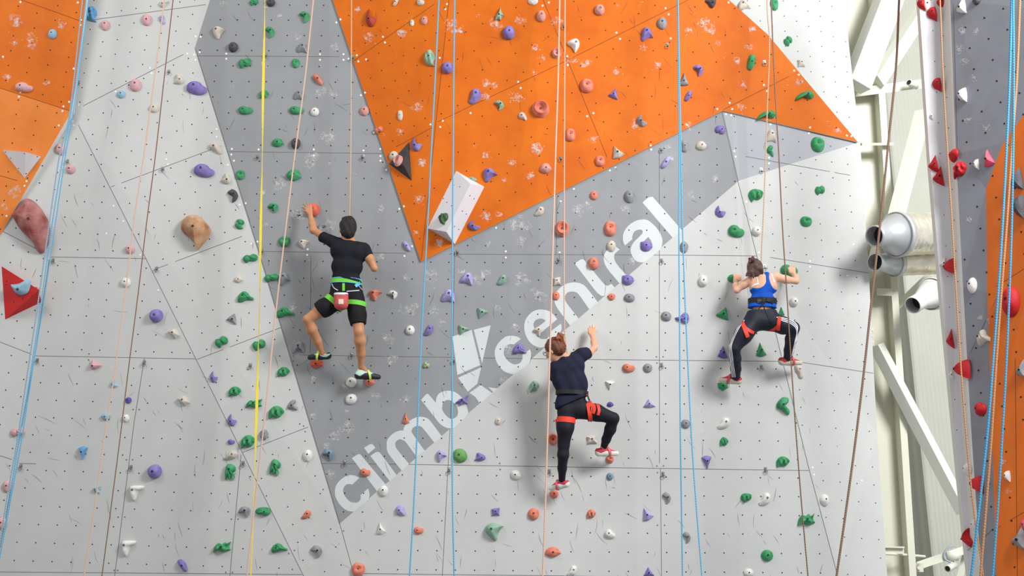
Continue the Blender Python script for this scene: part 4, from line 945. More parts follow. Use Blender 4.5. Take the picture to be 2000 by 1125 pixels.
def rope(pts, wpx, m, label, dep=(.55, .75), ext=True):
    """pts (px,py) from top to bottom; dep at top and bottom"""
    pts = [tuple(p) for p in pts]
    if ext:
        (x0, y0), (x1, y1) = pts[0], pts[1]; pts.insert(0, (x0 + (x0 - x1) / (y1 - y0) * 240, y0 - 240))
        (x0, y0), (x1, y1) = pts[-2], pts[-1]; pts.append((x1 + (x1 - x0) / (y1 - y0) * 240, y1 + 240))
    sm = smooth_open(pts, 6); ya, yb = sm[0][1], sm[-1][1]; P3 = []
    for x, y in sm:
        t = (y - ya) / (yb - ya); P3.append(P(x, y, dep[0] + (dep[1] - dep[0]) * t))
    mb = MB(); mb.tube(P3, [wpx * mpp(p) / 2 for p in P3], 8)
    o = mb.build('climbing_rope', RM[m], smooth=True); recenter(o, P3[len(P3) // 2].copy())
    tag(o, label, 'rope', m.replace('steelblue', 'grey blue').replace('deepblue', 'deep blue') + ' climbing ropes'); return o
rope([(161, 0), (137, 215), (117, 300), (97, 430), (76, 580), (52, 740), (34, 860), (16, 960), (0, 1057)], 2.6, 'steelblue', 'leftmost grey blue rope, hanging along the left orange wall edge')
rope([(168, 0), (150, 150), (124, 300), (103, 430), (82, 580), (58, 740), (37, 860), (18, 980), (2, 1075)], 2.2, 'blue', 'middle rope of the three blue ropes at the far left', (.5, .68))
rope([(173, 0), (146, 200), (130, 290), (109, 430), (87, 580), (64, 720), (42, 860), (20, 980), (5, 1060)], 2.2, 'blue', 'rightmost of the three blue ropes at the far left', (.45, .6))
rope([(321, 0), (302, 150), (283, 290), (262, 430), (244, 580), (222, 740), (203, 860), (185, 990), (164, 1125)], 2.6, 'peach', 'thin peach rope left of the thin brown rope, left side of the wall')
rope([(338, 0), (321, 150), (304, 300), (287, 430), (269, 580), (251, 720), (234, 860), (217, 990), (199, 1125)], 2.2, 'brown', 'thin brown rope between the pale peach rope and the brown bolt-on hold')
rope([(612, 0), (596, 150), (578, 285), (560, 430), (542, 580), (527, 720), (512, 860), (497, 990), (482, 1125)], 3.0, 'peach', 'peach rope just right of the yellow strap')
rope([(857, 0), (850, 150), (842, 300), (835, 440), (827, 580), (820, 720), (814, 860), (808, 990), (800, 1125)], 3.0, 'blue', 'blue rope hanging down the left side of the white volume')
rope([(888, 0), (886, 150), (885, 300), (884, 440), (883, 580), (883, 720), (883, 860), (884, 990), (887, 1125)], 3.0, 'blue', 'blue rope passing over the white volume and beside the painted logo')
rope([(1093, 0), (1090, 150), (1085, 300), (1081, 440), (1077, 580), (1073, 720), (1069, 860), (1065, 990), (1060, 1125)], 3.4, 'peach', 'left rope of the twin beige ropes, running down past the middle woman')
rope([(1323, -5), (1325, 150), (1327, 300), (1326, 440), (1327, 580), (1328, 720), (1329, 860), (1331, 990), (1333, 1125)], 2.8, 'blue', 'left rope of the twin blue ropes, hanging straight')
rope([(1324, -5), (1327, 150), (1330, 300), (1333, 440), (1337, 560), (1344, 720), (1351, 860), (1360, 990), (1371, 1125)], 2.8, 'blue', 'right rope of the twin blue ropes, slanting right at the bottom', (.62, .95))
rope([(1506, 0), (1511, 120), (1516, 220), (1521, 300), (1528, 440), (1536, 560), (1546, 720), (1555, 850), (1566, 990), (1578, 1125)], 2.6, 'brown', 'thin brown rope passing in front of the woman in blue\'s right side', (.62, 1.1))
rope([(1756, 0), (1750, 130), (1735, 280), (1722, 410), (1703, 580), (1688, 720), (1671, 860), (1652, 1000), (1634, 1125)], 4.6, 'brown', 'thick brown rope slanting in front of the steel column and ducts', (1.6, 2.0))
rope([(1836, 0), (1842, 150), (1850, 290), (1859, 430), (1868, 580), (1877, 720), (1886, 840), (1900, 980), (1914, 1080)], 3.2, 'tan', 'thin tan rope on the edge of the near right wall', (2.35, 2.7))
rope([(1976, 0), (1972, 150), (1966, 290), (1958, 440), (1949, 580), (1940, 700), (1930, 830), (1914, 980), (1897, 1125)], 5.0, 'deepblue', 'left deep blue rope in front of the near orange wall', (3.2, 3.2))
rope([(1992, 0), (1986, 150), (1976, 290), (1966, 440), (1955, 580), (1945, 720), (1936, 860), (1926, 990), (1915, 1125)], 5.0, 'tan', 'tan rope between the two deep blue ropes at the right', (3.3, 3.35))
rope([(1979, 0), (1980, 150), (1979, 290), (1976, 440), (1971, 580), (1965, 720), (1957, 860), (1949, 990), (1939, 1125)], 4.4, 'deepblue', 'right deep blue rope in front of the near orange wall', (3.5, 3.55))
# yellow webbing strap twisting on itself
sm = smooth_open([(517, -240), (517.5, 0), (515.5, 100), (513.5, 200), (512.5, 300), (509.5, 430), (507, 580), (504, 700), (500, 840), (497, 940), (494, 1040), (490, 1125), (486, 1360)], 10)
YV = []; YF = []
def tw(y):
    # half width seen in pixels along the strap
    for a, b, m in [(-300, 18, .5), (18, 300, 2.4), (300, 316, .4), (316, 585, 2.3), (585, 660, .6), (660, 925, 2.6), (925, 1400, 1.0)]:
        if a <= y < b: return math.asin(min(1, (.5 + (m - .5) * math.sin(math.pi * (y - a) / (b - a)) ** 1.3) / 3.6))
    return .3
for i, (x, y) in enumerate(sm):
    c = P(x, y, .5); s = mpp(c); an = tw(y); v = (c - CAM).normalized(); sd = Vector((0, 0, 1)).cross(v).normalized() * -1
    d = sd * math.sin(an) + v * math.cos(an); n_ = sd * math.cos(an) - v * math.sin(an)
    hw = 3.6 * s
    YV += [c - d * hw + n_ * .001, c + d * hw + n_ * .001, c + d * hw - n_ * .001, c - d * hw - n_ * .001]
for i in range(len(sm) - 1):
    for k in range(4): a, b = 4 * i + k, 4 * i + (k + 1) % 4; YF.append((a, b, b + 4, a + 4))
o = link_mesh('webbing_strap', YV, YF, mat('yellow_webbing', (236, 214, 62), .7, vary=.08, scale=30)); recenter(o)
tag(o, 'long twisted yellow webbing strap hanging over the pale wedge', 'strap')

# ================================================================= people: bodies grown as one surface from a distance field
class Field:
    def __init__(s): s.pr = []
    def cap(s, a, ra, b, rb, k=.02, cut=None):
        s.pr.append(('cap', Vector(a), ra, Vector(b), rb, k, cut)); return s
    def chain(s, pts, rad, k=.015):
        for i in range(len(pts) - 1): s.cap(pts[i], rad[i], pts[i + 1], rad[i + 1], k)
        return s
    def ell(s, c, r, X=(1, 0, 0), Z=(0, 0, 1), k=.02):
        X = Vector(X).normalized(); Z = Vector(Z); Z = (Z - X * Z.dot(X)).normalized(); Y = Z.cross(X)
        s.pr.append(('ell', Vector(c), r, (X, Y, Z), None, k, None)); return s
    def mesh(s, name, res, mats, parent=None, disp=None, planes=(), cuts=(), smooth=2):
        lo = np.array([1e9] * 3); hi = -lo
        for p in s.pr:
            pts = [(p[1], p[2]), (p[3], p[4])] if p[0] == 'cap' else [(p[1], max(p[2]))]
            for c, r in pts:
                lo = np.minimum(lo, np.array(c) - r - .03); hi = np.maximum(hi, np.array(c) + r + .03)
        n = np.ceil((hi - lo) / res).astype(int) + 2
        D = np.full(tuple(n), 1.0, np.float32)
        ax = [lo[i] + res * np.arange(n[i]) for i in range(3)]
        for p in s.pr:
            k = p[5]; m = k + .03
            if p[0] == 'cap': l = np.minimum(np.array(p[1]) - p[2], np.array(p[3]) - p[4]) - m; h = np.maximum(np.array(p[1]) + p[2], np.array(p[3]) + p[4]) + m
            else: l = np.array(p[1]) - max(p[2]) - m; h = np.array(p[1]) + max(p[2]) + m
            i0 = np.maximum(((l - lo) / res).astype(int), 0); i1 = np.minimum(((h - lo) / res).astype(int) + 2, n)
            X = ax[0][i0[0]:i1[0], None, None]; Y = ax[1][None, i0[1]:i1[1], None]; Z = ax[2][None, None, i0[2]:i1[2]]
            if p[0] == 'cap':
                a, b = np.array(p[1]), np.array(p[3]); ba = b - a; L = float(ba @ ba) + 1e-12
                t = np.clip(((X - a[0]) * ba[0] + (Y - a[1]) * ba[1] + (Z - a[2]) * ba[2]) / L, 0, 1)
                d = np.sqrt((X - a[0] - t * ba[0]) ** 2 + (Y - a[1] - t * ba[1]) ** 2 + (Z - a[2] - t * ba[2]) ** 2) - (p[2] + (p[4] - p[2]) * t)
                if p[6] is not None:
                    q, nn = p[6]; q = np.array(q); nn = np.array(Vector(nn).normalized())
                    d = np.maximum(d, (X - q[0]) * nn[0] + (Y - q[1]) * nn[1] + (Z - q[2]) * nn[2])
            else:
                c = np.array(p[1]); r = p[2]; e = [np.array(v) for v in p[3]]
                u = [((X - c[0]) * e[i][0] + (Y - c[1]) * e[i][1] + (Z - c[2]) * e[i][2]) / r[i] for i in range(3)]
                q = np.sqrt(u[0] ** 2 + u[1] ** 2 + u[2] ** 2); d = (q - 1) * min(r) * (.5 + .5 * 1) 
            sl = tuple(slice(i0[i], i1[i]) for i in range(3)); o = D[sl]
            hh = np.clip(.5 + .5 * (o - d) / k, 0, 1)
            D[sl] = o * (1 - hh) + d * hh - k * hh * (1 - hh)
        X, Y, Z = ax[0][:, None, None], ax[1][None, :, None], ax[2][None, None, :]
        if disp is not None: D = D + disp(X, Y, Z).astype(np.float32)
        for q, nn in planes:
            nn = Vector(nn).normalized(); D = np.maximum(D, ((X - q[0]) * nn[0] + (Y - q[1]) * nn[1] + (Z - q[2]) * nn[2]).astype(np.float32))
        for f in cuts: D = np.maximum(D, f(X, Y, Z).astype(np.float32))
        # surface nets
        S = D < 0
        c = [S[a:a + S.shape[0] - 1, b:b + S.shape[1] - 1, e:e + S.shape[2] - 1] for a in (0, 1) for b in (0, 1) for e in (0, 1)]
        cnt = sum(x.astype(np.int8) for x in c); act = (cnt > 0) & (cnt < 8)
        idx = np.argwhere(act); N = len(idx)
        acc = np.zeros((N, 3)); num = np.zeros(N)
        offs = [(a, b, e) for a in (0, 1) for b in (0, 1) for e in (0, 1)]
        vals = [D[idx[:, 0] + o_[0], idx[:, 1] + o_[1], idx[:, 2] + o_[2]] for o_ in offs]
        for i in range(8):
            for j in range(i + 1, 8):
                if sum(abs(offs[i][q] - offs[j][q]) for q in range(3)) != 1: continue
                va, vb = vals[i], vals[j]; m = (va < 0) != (vb < 0)
                t = np.where(m, va / np.where(va - vb == 0, 1, va - vb), 0)
                for q in range(3): acc[:, q] += np.where(m, offs[i][q] + t * (offs[j][q] - offs[i][q]), 0)
                num += m
        V = lo + (idx + acc / np.maximum(num, 1)[:, None]) * res
        vid = np.full(act.shape, -1, np.int64); vid[act] = np.arange(N)
        F_ = []
        for a in range(3):
            b, e = (a + 1) % 3, (a + 2) % 3
            s0 = [slice(1, -1)] * 3; s0[a] = slice(0, -1); s1 = list(s0); s1[a] = slice(1, None)
            A, B = S[tuple(s0)], S[tuple(s1)]
            for m, flip in ((A & ~B, False), (~A & B, True)):
                w = np.argwhere(m)
                if len(w) == 0: continue
                w = w + 1; w[:, a] -= 1
                def g(db, de):
                    q = w.copy(); q[:, b] += db; q[:, e] += de
                    return vid[q[:, 0], q[:, 1], q[:, 2]]
                quad = np.stack([g(-1, -1), g(0, -1), g(0, 0), g(-1, 0)], 1)
                if flip: quad = quad[:, ::-1]
                F_.append(quad)
        Fq = np.concatenate(F_); Fq = Fq[(Fq >= 0).all(1)]
        for it in range(smooth):        # light relaxation of the surface
            sm = np.zeros_like(V); cn = np.zeros(len(V))
            for i in range(4):
                u, v = Fq[:, i], Fq[:, (i + 1) % 4]
                np.add.at(sm, u, V[v]); np.add.at(cn, u, 1); np.add.at(sm, v, V[u]); np.add.at(cn, v, 1)
            V = V * .5 + .5 * sm / np.maximum(cn, 1)[:, None]
        me = bpy.data.meshes.new(name); me.from_pydata(V.tolist(), [], Fq.tolist())
        for m in (mats if isinstance(mats, (list, tuple)) else [mats]): me.materials.append(m)
        me.polygons.foreach_set('use_smooth', [True] * len(me.polygons)); me.update()
        o = bpy.data.objects.new(name, me); COL.objects.link(o)
        if parent: o.parent = parent; o.matrix_parent_inverse = parent.matrix_world.inverted()
        return o
def tree_of(o):
    me = o.data; return BVHTree.FromPolygons([tuple(v.co) for v in me.vertices], [tuple(p.vertices) for p in me.polygons])
def folds(amp, dirs, warp=3.0):
    """cloth folds running along given directions"""
    def f(X, Y, Z):
        d = 0
        for (kx, ky, kz, fr, w) in dirs:
            ph = (X * kx + Y * ky + Z * kz) * fr + np.sin(X * 9 + Z * 7 + w) * warp * .35 + np.sin(Z * 13 - X * 5 + w) * .6
            d = d + np.sin(ph + w) * (.5 + .5 * np.sin(X * 5.1 + Z * 4.3 + w * 2))
        return amp * d / len(dirs)
    return f

M_SKIN_T = mat('tan_skin', (196, 138, 100), .5, vary=.06, scale=9, spec=.35)
M_SKIN_L = mat('light_skin', (228, 176, 146), .5, vary=.05, scale=9, spec=.35)
M_SKIN_M = mat('warm_skin', (222, 164, 130), .5, vary=.05, scale=9, spec=.35)
M_HAIR_B = mat('black_hair', (22, 17, 17), .6, vary=.4, scale=40, bump=.8, bscale=110, spec=.5)
M_HAIR_R = mat('reddish_brown_hair', (74, 38, 26), .42, rgb2=(128, 66, 38), scale=26, bump=.8, bscale=110, spec=.5)
M_HAIR_D = mat('dark_brown_hair', (62, 40, 36), .42, rgb2=(110, 78, 68), scale=30, bump=.8, bscale=110, spec=.5)
M_TEE = mat('black_cotton', (32, 33, 40), .85, vary=.12, scale=12, spec=.15)
M_NAVY = mat('navy_cotton', (36, 38, 56), .85, vary=.12, scale=12, spec=.15)
M_LEG = mat('black_leggings', (28, 28, 36), .7, vary=.1, scale=10, spec=.25)
M_TRACK = mat('navy_track_cloth', (30, 32, 46), .6, vary=.1, scale=10, spec=.3)
M_SHORT = mat('black_shorts', (26, 26, 29), .75, vary=.1, scale=10, spec=.2)
M_TANK = mat('royal_blue_knit', (22, 84, 190), .75, vary=.06, scale=10, spec=.2)
M_STRAPB = mat('black_webbing', (24, 24, 28), .6)
M_STRAPR = mat('red_orange_webbing', (232, 66, 44), .6)
M_STRAPG = mat('lime_webbing', (112, 204, 66), .6)
M_STRAPC = mat('cyan_trim', (86, 178, 214), .55)
M_WHITEC = mat('white_cloth', (236, 232, 236), .7)
M_EYEW = mat('eye_white', (240, 240, 240), .3); M_GREYL = mat('grey_cord', (196, 198, 214), .6)

def Q(px, py, d): return P(px, py, d)
def hand(F, wrist, palm, tips, thumb, r=.0088, k=.006):
    """palm plus five separate fingers: tips = four finger end points"""
    wrist, palm = Vector(wrist), Vector(palm)
    ax = (palm - wrist).normalized(); tv = Vector(tips[3]) - Vector(tips[0]); sd = (tv - ax * tv.dot(ax)).normalized()
    for i in range(4):
        base = palm + ax * (.022 - .004 * abs(i - 1.4)) + sd * (-.030 + .020 * i)
        F.cap(wrist + sd * (-.012 + .008 * i), .014, base, .0125, .012)
        tip = Vector(tips[i]); mid = (base + tip) / 2 + (base - CAM).normalized() * -.014 + ax * .008
        F.cap(base, r * 1.12, mid, r * 1.0, k); F.cap(mid, r, tip, r * .82, k)
    tb = palm - ax * .022 - sd * .030 * (1 if (Vector(thumb) - palm).dot(sd) < 0 else -1)
    tm = (tb + Vector(thumb)) / 2 + (Vector(thumb) - palm).normalized() * .008
    F.cap(wrist, .014, tb, .013, .012); F.cap(tb, r * 1.3, tm, r * 1.15, k); F.cap(tm, r * 1.15, Vector(thumb), r * .9, k)
def head(F, c, face, up, s=1.0):
    """cranium, jaw, nose, lips, ears; face = direction the person looks"""
    c = Vector(c); f = Vector(face).normalized(); u = Vector(up); u = (u - f * u.dot(f)).normalized(); r = f.cross(u)
    F.ell(c + u * .022 * s, (.074 * s, .092 * s, .098 * s), r, u, .02)
    F.ell(c + f * .030 * s - u * .055 * s, (.054 * s, .056 * s, .060 * s), r, u, .03)
    F.cap(c + f * .086 * s + u * .006 * s, .008, c + f * .108 * s - u * .026 * s, .013, .012)
    F.cap(c + f * .084 * s - u * .058 * s - r * .018, .006, c + f * .084 * s - u * .058 * s + r * .018, .006, .008)
    F.cap(c + f * .070 * s - u * .088 * s, .014, c + f * .066 * s - u * .094 * s, .014, .02)
    for q in (-1, 1): F.ell(c + r * q * .076 * s - u * .008 * s - f * .002, (.010, .020, .032), r, u, .006)
    return c, f, u, r
def eyes(body, hd, s=1.0):
    c, f, u, r = hd
    for q in (-1, 1):
        mb = MB(); p = c + f * .078 * s + u * .006 * s + r * q * .031 * s
        mb.lathe(p, f, [(-.010, .0001), (-.006, .010), (.004, .010), (.009, .006)], 12, 0); mb.lathe(p, f, [(.0085, .006), (.0102, .003), (.0102, .0001)], 12, 1)
        mb.build('eye', [M_EYEW, M_HAIR_B], body, True)
def strap_loop(target, c, axis, width, thick, m, name, parent, rmax=.30, start=None, arc=(0, 360), tilt=0, trees=None):
    """a band that lies on the cloth all the way round"""
    c = Vector(c); axis = Vector(axis).normalized(); u = axis.orthogonal().normalized(); w = axis.cross(u)
    trees = trees or [tree_of(target)]; pts = []; nn = 48
    full = arc[1] - arc[0] >= 360
    for i in range(nn + (0 if full else 1)):
        a = R(arc[0] + (arc[1] - arc[0]) * i / nn); d = u * math.cos(a) + w * math.sin(a)
        rr = .05
        for t in trees:
            h = t.ray_cast(c, d, rmax)          # outward from inside the limb
            last = None; org = c; guard = 0
            while h[0] is not None and guard < 6:
                last = h[0]; org = h[0] + d * .002; h = t.ray_cast(org, d, rmax); guard += 1
                if last is not None and (last - c).length > rmax: break
            if last is not None: rr = max(rr, min((last - c).length, rmax))
        pts.append([d, rr])
    rs_ = [p[1] for p in pts]; n = len(pts)
    for it in range(3): rs_ = [max(rs_[i] * .6 + .4 * (rs_[(i - 1) % n] + rs_[(i + 1) % n]) / 2, rs_[i] * .97) for i in range(n)]
    V = []; Fs = []
    for (d, _), r0 in zip(pts, rs_):
        for (o1, o2) in ((-.5, .001), (.5, .001), (.5, thick), (-.5, thick)): V.append(c + d * (r0 + o2) + axis * width * o1)
    for i in range(n if full else n - 1):
        j = (i + 1) % n
        for k in range(4): Fs.append((4 * i + k, 4 * i + (k + 1) % 4, 4 * j + (k + 1) % 4, 4 * j + k))
    o = link_mesh(name, V, Fs, m, parent=parent)
    bm = bmesh.new(); bm.from_mesh(o.data); bmesh.ops.recalc_face_normals(bm, faces=bm.faces); bm.to_mesh(o.data); bm.free()
    return o
def ribbon(trees, pts, wpx, thick, m, name, parent, per=5, lift=.0015):
    """a strip laid on the surface seen at the given picture points"""
    sm = smooth_open([tuple(p[:2]) for p in pts], per); V = []; Fs = []; rows = []
    for i, (x, y) in enumerate(sm):
        x2, y2 = sm[min(i + 1, len(sm) - 1)]; x1, y1 = sm[max(i - 1, 0)]; L = math.hypot(x2 - x1, y2 - y1) or 1
        nx, ny = -(y2 - y1) / L, (x2 - x1) / L; row = []
        for q in (-1, 0, 1):
            d = ray(x + nx * wpx / 2 * q, y + ny * wpx / 2 * q).normalized(); best = None
            for t in trees:
                h = t.ray_cast(CAM, d)
                if h[0] is not None and (best is None or h[3] < best[3]): best = h
            row.append((best[0], -d) if best else None)
        rows.append(row)
    fallback = None
    for row in rows:
        c = row[1] or row[0] or row[2]
        if c is None: row[:] = [None] * 3; continue
        for q in (0, 1, 2):
            if row[q] is None or (row[q][0] - c[0]).length > .08: row[q] = c
    rows = [r for r in rows if r[1] is not None]
    if len(rows) < 2: return None
    for row in rows:
        for q in row: V.append(q[0] + q[1] * lift)
        for q in row: V.append(q[0] + q[1] * (lift + thick))
    for i in range(len(rows) - 1):
        a, b = 6 * i, 6 * (i + 1)
        for k in (0, 1): Fs += [(a + 3 + k, a + 4 + k, b + 4 + k, b + 3 + k), (a + k, b + k, b + 1 + k, a + 1 + k)]
        Fs += [(a, a + 3, b + 3, b), (a + 2, b + 2, b + 5, a + 5)]
    Fs += [(0, 1, 4, 3), (1, 2, 5, 4)]; e = 6 * (len(rows) - 1); Fs += [(e, e + 3, e + 4, e + 1), (e + 1, e + 4, e + 5, e + 2)]
    o = link_mesh(name, V, Fs, m, parent=parent)
    bm = bmesh.new(); bm.from_mesh(o.data); bmesh.ops.recalc_face_normals(bm, faces=bm.faces); bm.to_mesh(o.data); bm.free()
    return o
def shoe(parent, heel, toe, ankle, m_sole, m_upper, m_trim, band=.020, toe_down=0.0, label=None):
    """climbing shoe: rubber sole and rand, upper, collar, closure strap. heel/toe: picture points + depth of the sole line"""
    H, T, A = Vector(heel), Vector(toe), Vector(ankle); ax = (T - H).normalized(); up = (A - H); up = (up - ax * up.dot(ax)).normalized()
    L = (T - H).length
    F = Field()
    F.cap(H + up * .034 + ax * .026, .034, H + up * .036 + ax * L * .42, .035, .02)
    F.cap(H + up * .036 + ax * L * .42, .036, T + up * .020 - ax * .022, .021, .02)
    F.cap(H + up * .040 + ax * .030, .033, A, .036, .03)
    F.cap(H + up * .050 + ax * .040, .030, H + up * .040 + ax * L * .55, .026, .02)
    root = F.mesh('climbing_shoe', .0045, m_upper, parent, planes=[(A + up * .004, up)])
    if label: root['label'] = label
    G = Field()
    G.cap(H + up * .030 + ax * .024, .039, H + up * .032 + ax * L * .42, .040, .02)
    G.cap(H + up * .032 + ax * L * .42, .040, T + up * .018 - ax * .020, .025, .02)
    slope = (up - ax * .12).normalized()
    so = G.mesh('sole', .0045, m_sole, root, planes=[(H + up * band + ax * L * .3, (up + ax * .03))])
    C = Field(); C.cap(A - up * .006 - ax * .0, .039, A + up * .004, .040, .01)
    co = C.mesh('collar', .004, m_trim, root, planes=[(A + up * .008, up), (A - up * .004, -up)], smooth=1)
    t = [tree_of(root), tree_of(so)]
    strap_loop(root, H + up * .036 + ax * L * .52, ax + up * .25, .022, .003, m_trim, 'closure_strap', root, .07, trees=t)
    return root

# ---------------------------------------------------------------- the man in black
def build_man():
    F = Field(); s = 1 / 196.0
    hd = head(F, Q(679, 449, .44), (-.30, 1, .06), (.04, .0, 1), .98)
    F.cap(Q(681, 462, .42), 10 * s, Q(682, 478, .42), 11.5 * s, .02)
    shL, shR = Q(651, 473, .40), Q(711, 486, .42)
    F.cap(shL, 9.5 * s, Q(682, 478, .42), 12 * s, .03); F.cap(shR, 9.5 * s, Q(682, 478, .42), 12 * s, .03)
    F.cap(Q(663, 492, .42), 17 * s, Q(696, 496, .43), 17 * s, .04); F.cap(Q(667, 520, .42), 15 * s, Q(689, 522, .42), 15 * s, .04)
    F.cap(Q(667, 550, .40), 14 * s, Q(688, 552, .40), 14 * s, .04); F.cap(Q(664, 572, .40), 15 * s, Q(691, 574, .40), 15 * s, .04)
    for a, b in (((679, 492), (679, 548)),): F.cap(Q(*a, .42), 17 * s, Q(*b, .40), 16 * s, .04)
    # reaching arm
    F.chain([shL, Q(633, 463, .34), Q(612, 449, .27)], [9.2 * s, 8.4 * s, 6.4 * s], .02)
    F.chain([Q(612, 449, .27), Q(610, 438, .23), Q(606, 420, .17)], [6.8 * s, 7.4 * s, 4.6 * s], .015)
    F.cap(Q(611, 450, .28), 6.6 * s, Q(612, 447, .27), 6.4 * s)
    hand(F, Q(606, 419, .165), Q(603, 408, .15), [Q(590, 406, .10), Q(593, 399, .10), Q(599, 395.5, .095), Q(606, 398, .10)], Q(591.5, 411, .13))
    # bent arm, forearm running in to the wall
    F.chain([shR, Q(722, 505, .44), Q(731, 524, .43)], [9.2 * s, 8.8 * s, 6.2 * s], .02)
    F.chain([Q(731, 524, .43), Q(727, 516, .30), Q(716, 506, .12)], [6.8 * s, 7.2 * s, 4.6 * s], .015)
    hand(F, Q(716, 506, .12), Q(711, 502, .075), [Q(706, 494, .03), Q(709, 492, .03), Q(713, 492, .03), Q(717, 494, .03)], Q(703, 500, .05))
    # legs
    hL, kL, aL = Q(664, 584, .40), Q(601, 624, .42), Q(630, 690, .19)
    F.chain([hL, Q(632, 602, .43), kL], [16 * s, 14 * s, 9.2 * s], .03)
    F.chain([kL, Q(609, 643, .36), Q(620, 666, .27), aL], [9.4 * s, 10.5 * s, 8 * s, 5.0 * s], .02)
    hR, kR, aR = Q(694, 588, .40), Q(701, 648, .44), Q(705, 716, .22)
    F.chain([hR, Q(698, 618, .43), kR], [16 * s, 13.5 * s, 9.4 * s], .03)
    F.chain([kR, Q(703, 665, .40), Q(705, 690, .31), aR], [9.4 * s, 10.6 * s, 8.2 * s, 5.2 * s], .02)
    F.cap(aL, 5.2 * s, Q(620, 697, .13), 5 * s, .02); F.cap(aR, 5.4 * s, Q(722, 733, .14), 5 * s, .02)
    body = F.mesh('person', .0048, M_SKIN_T)
    tag(body, 'person in black t-shirt and shorts reaching up with one arm, seen from behind', 'person', 'climbers on the wall')
    eyes(body, hd, .98)
    c, f, u, r = hd
    Hh = Field(); Hh.ell(c + u * .036 - f * .012, (.086, .100, .104), r, u); Hh.ell(c - f * .040 - u * .030, (.070, .062, .070), r, u, .03)
    for q in range(16):
        a = q * 2.4; Hh.cap(c + u * .070 + r * .045 * math.cos(a) + f * (.045 * math.sin(a) - .01), .024, c + u * (.118 - .02 * (q % 3)) + r * .052 * math.cos(a + .5) + f * (.05 * math.sin(a) - .01), .010, .015)
    Hh.cap(c - u * .05 - f * .07 - r * .03, .02, c - u * .085 - f * .062 - r * .02, .012, .02); Hh.cap(c - u * .05 - f * .07 + r * .03, .02, c - u * .085 - f * .062 + r * .03, .012, .02)
    Hh.mesh('hair', .0045, M_HAIR_B, body, disp=folds(.0065, [(1, .4, .6, 90, 1), (.5, 1, -.5, 120, 2.2)]), planes=[(c + f * .045, f - u * .55)])
    # face mask with its ear loop
    Mk = Field(); Mk.ell(c + f * .042 - u * .050, (.062, .066, .050), r, u, .02)
    Mk.mesh('face_mask', .0045, M_WHITEC, body, planes=[(c + f * .03, -f), (c + u * .0, u)])
    # t-shirt
    T = Field(); g = 2.2
    T.cap(shL, (11.5) * s, Q(680, 481, .42), (12 + g) * s, .03); T.cap(shR, 11.5 * s, Q(682, 481, .42), (12 + g) * s, .03)
    T.cap(Q(664, 490, .42), (17 + g) * s, Q(697, 496, .43), (17 + g) * s, .04); T.cap(Q(665, 520, .42), (16 + g) * s, Q(690, 522, .42), (16 + g) * s, .04)
    T.cap(Q(664, 545, .41), (16.5) * s, Q(690, 552, .41), (16.5) * s, .04)
    T.cap(Q(679, 492, .42), 19 * s, Q(678, 545, .41), 18.5 * s, .04)
    el = (Q(612, 449, .27) - shL).normalized(); e2 = (Q(731, 524, .43) - Q(715, 490, .42)).normalized()
    T.cap(shL, 11.5 * s, Q(627, 461, .32), 11.0 * s, .02, cut=(Q(629, 463, .33), el))
    T.cap(shR, 12 * s, Q(720, 505, .43), 11.5 * s, .02, cut=(Q(719, 504, .43), e2))
    hem = (P(675, 548, .40), (Q(707, 556, .4) - Q(645, 542, .4)).cross(Vector((0, 1, 0))).normalized())
    hn = hem[1] if hem[1].z < 0 else -hem[1]
    neck = Q(682, 474, .42)
    tee = T.mesh('t_shirt', .0048, M_TEE, body, disp=folds(.0042, [(.9, .2, -.55, 55, 1), (.6, .1, .9, 48, 2.4), (.2, .3, 1, 40, 4)]),
                 planes=[(hem[0], hn)], cuts=[lambda X, Y, Z: .060 - np.sqrt((X - neck[0]) ** 2 + ((Y - neck[1]) * .9) ** 2 + ((Z - neck[2] - .035) * .9) ** 2)])
    # shorts
    S_ = Field()
    S_.cap(Q(664, 556, .40), 17 * s, Q(689, 558, .40), 17 * s, .04); S_.cap(Q(664, 572, .40), 19.5 * s, Q(690, 575, .40), 19.5 * s, .04)
    S_.cap(Q(677, 558, .40), 18 * s, Q(677, 584, .40), 18 * s, .04)
    dL = (kL - hL).normalized(); dR = (kR - hR).normalized()
    S_.cap(hL, 19 * s, Q(634, 601, .43), 17.5 * s, .03); S_.cap(Q(634, 601, .43), 17.5 * s, Q(612, 614, .425), 16.0 * s, .03, cut=(Q(624, 607, .43), (kL - Q(632, 602, .43))))
    S_.cap(hR, 18.5 * s, Q(698, 616, .43), 17 * s, .03); S_.cap(Q(698, 616, .43), 17 * s, Q(701, 645, .44), 15 * s, .03, cut=(Q(700, 634, .43), dR))
    sh = S_.mesh('shorts', .0048, M_SHORT, body, disp=folds(.0028, [(.4, .1, 1, 45, 1), (1, .2, .3, 38, 3)]), planes=[(Q(677, 543, .4), (0, 0, 1))])
    tt = [tree_of(sh), tree_of(tee)]; ts = [tree_of(sh)]
    # harness
    b = strap_loop(sh, Q(677, 551, .405), (.07, 0, 1), .050, .010, M_STRAPG, 'harness_belt', body, .20, trees=[tree_of(sh)])
    bt = tree_of(b)
    for dz in (-.024, .024): strap_loop(b, Q(677, 551, .405) + Vector((0, 0, dz)), (.07, 0, 1), .007, .003, M_STRAPC, 'belt_trim', b, .22, trees=[bt])
    strap_loop(sh, Q(650, 590, .41), (dL + Vector((.25, 0, -.1))), .050, .009, M_STRAPG, 'leg_loop', body, .125, trees=ts)
    strap_loop(sh, Q(695, 594, .41), (.10, 0, 1), .046, .009, M_STRAPG, 'leg_loop', body, .125, trees=ts)
    ribbon(tt + [bt], [(671, 553), (671, 568)], 5, .004, M_STRAPG, 'riser', body)
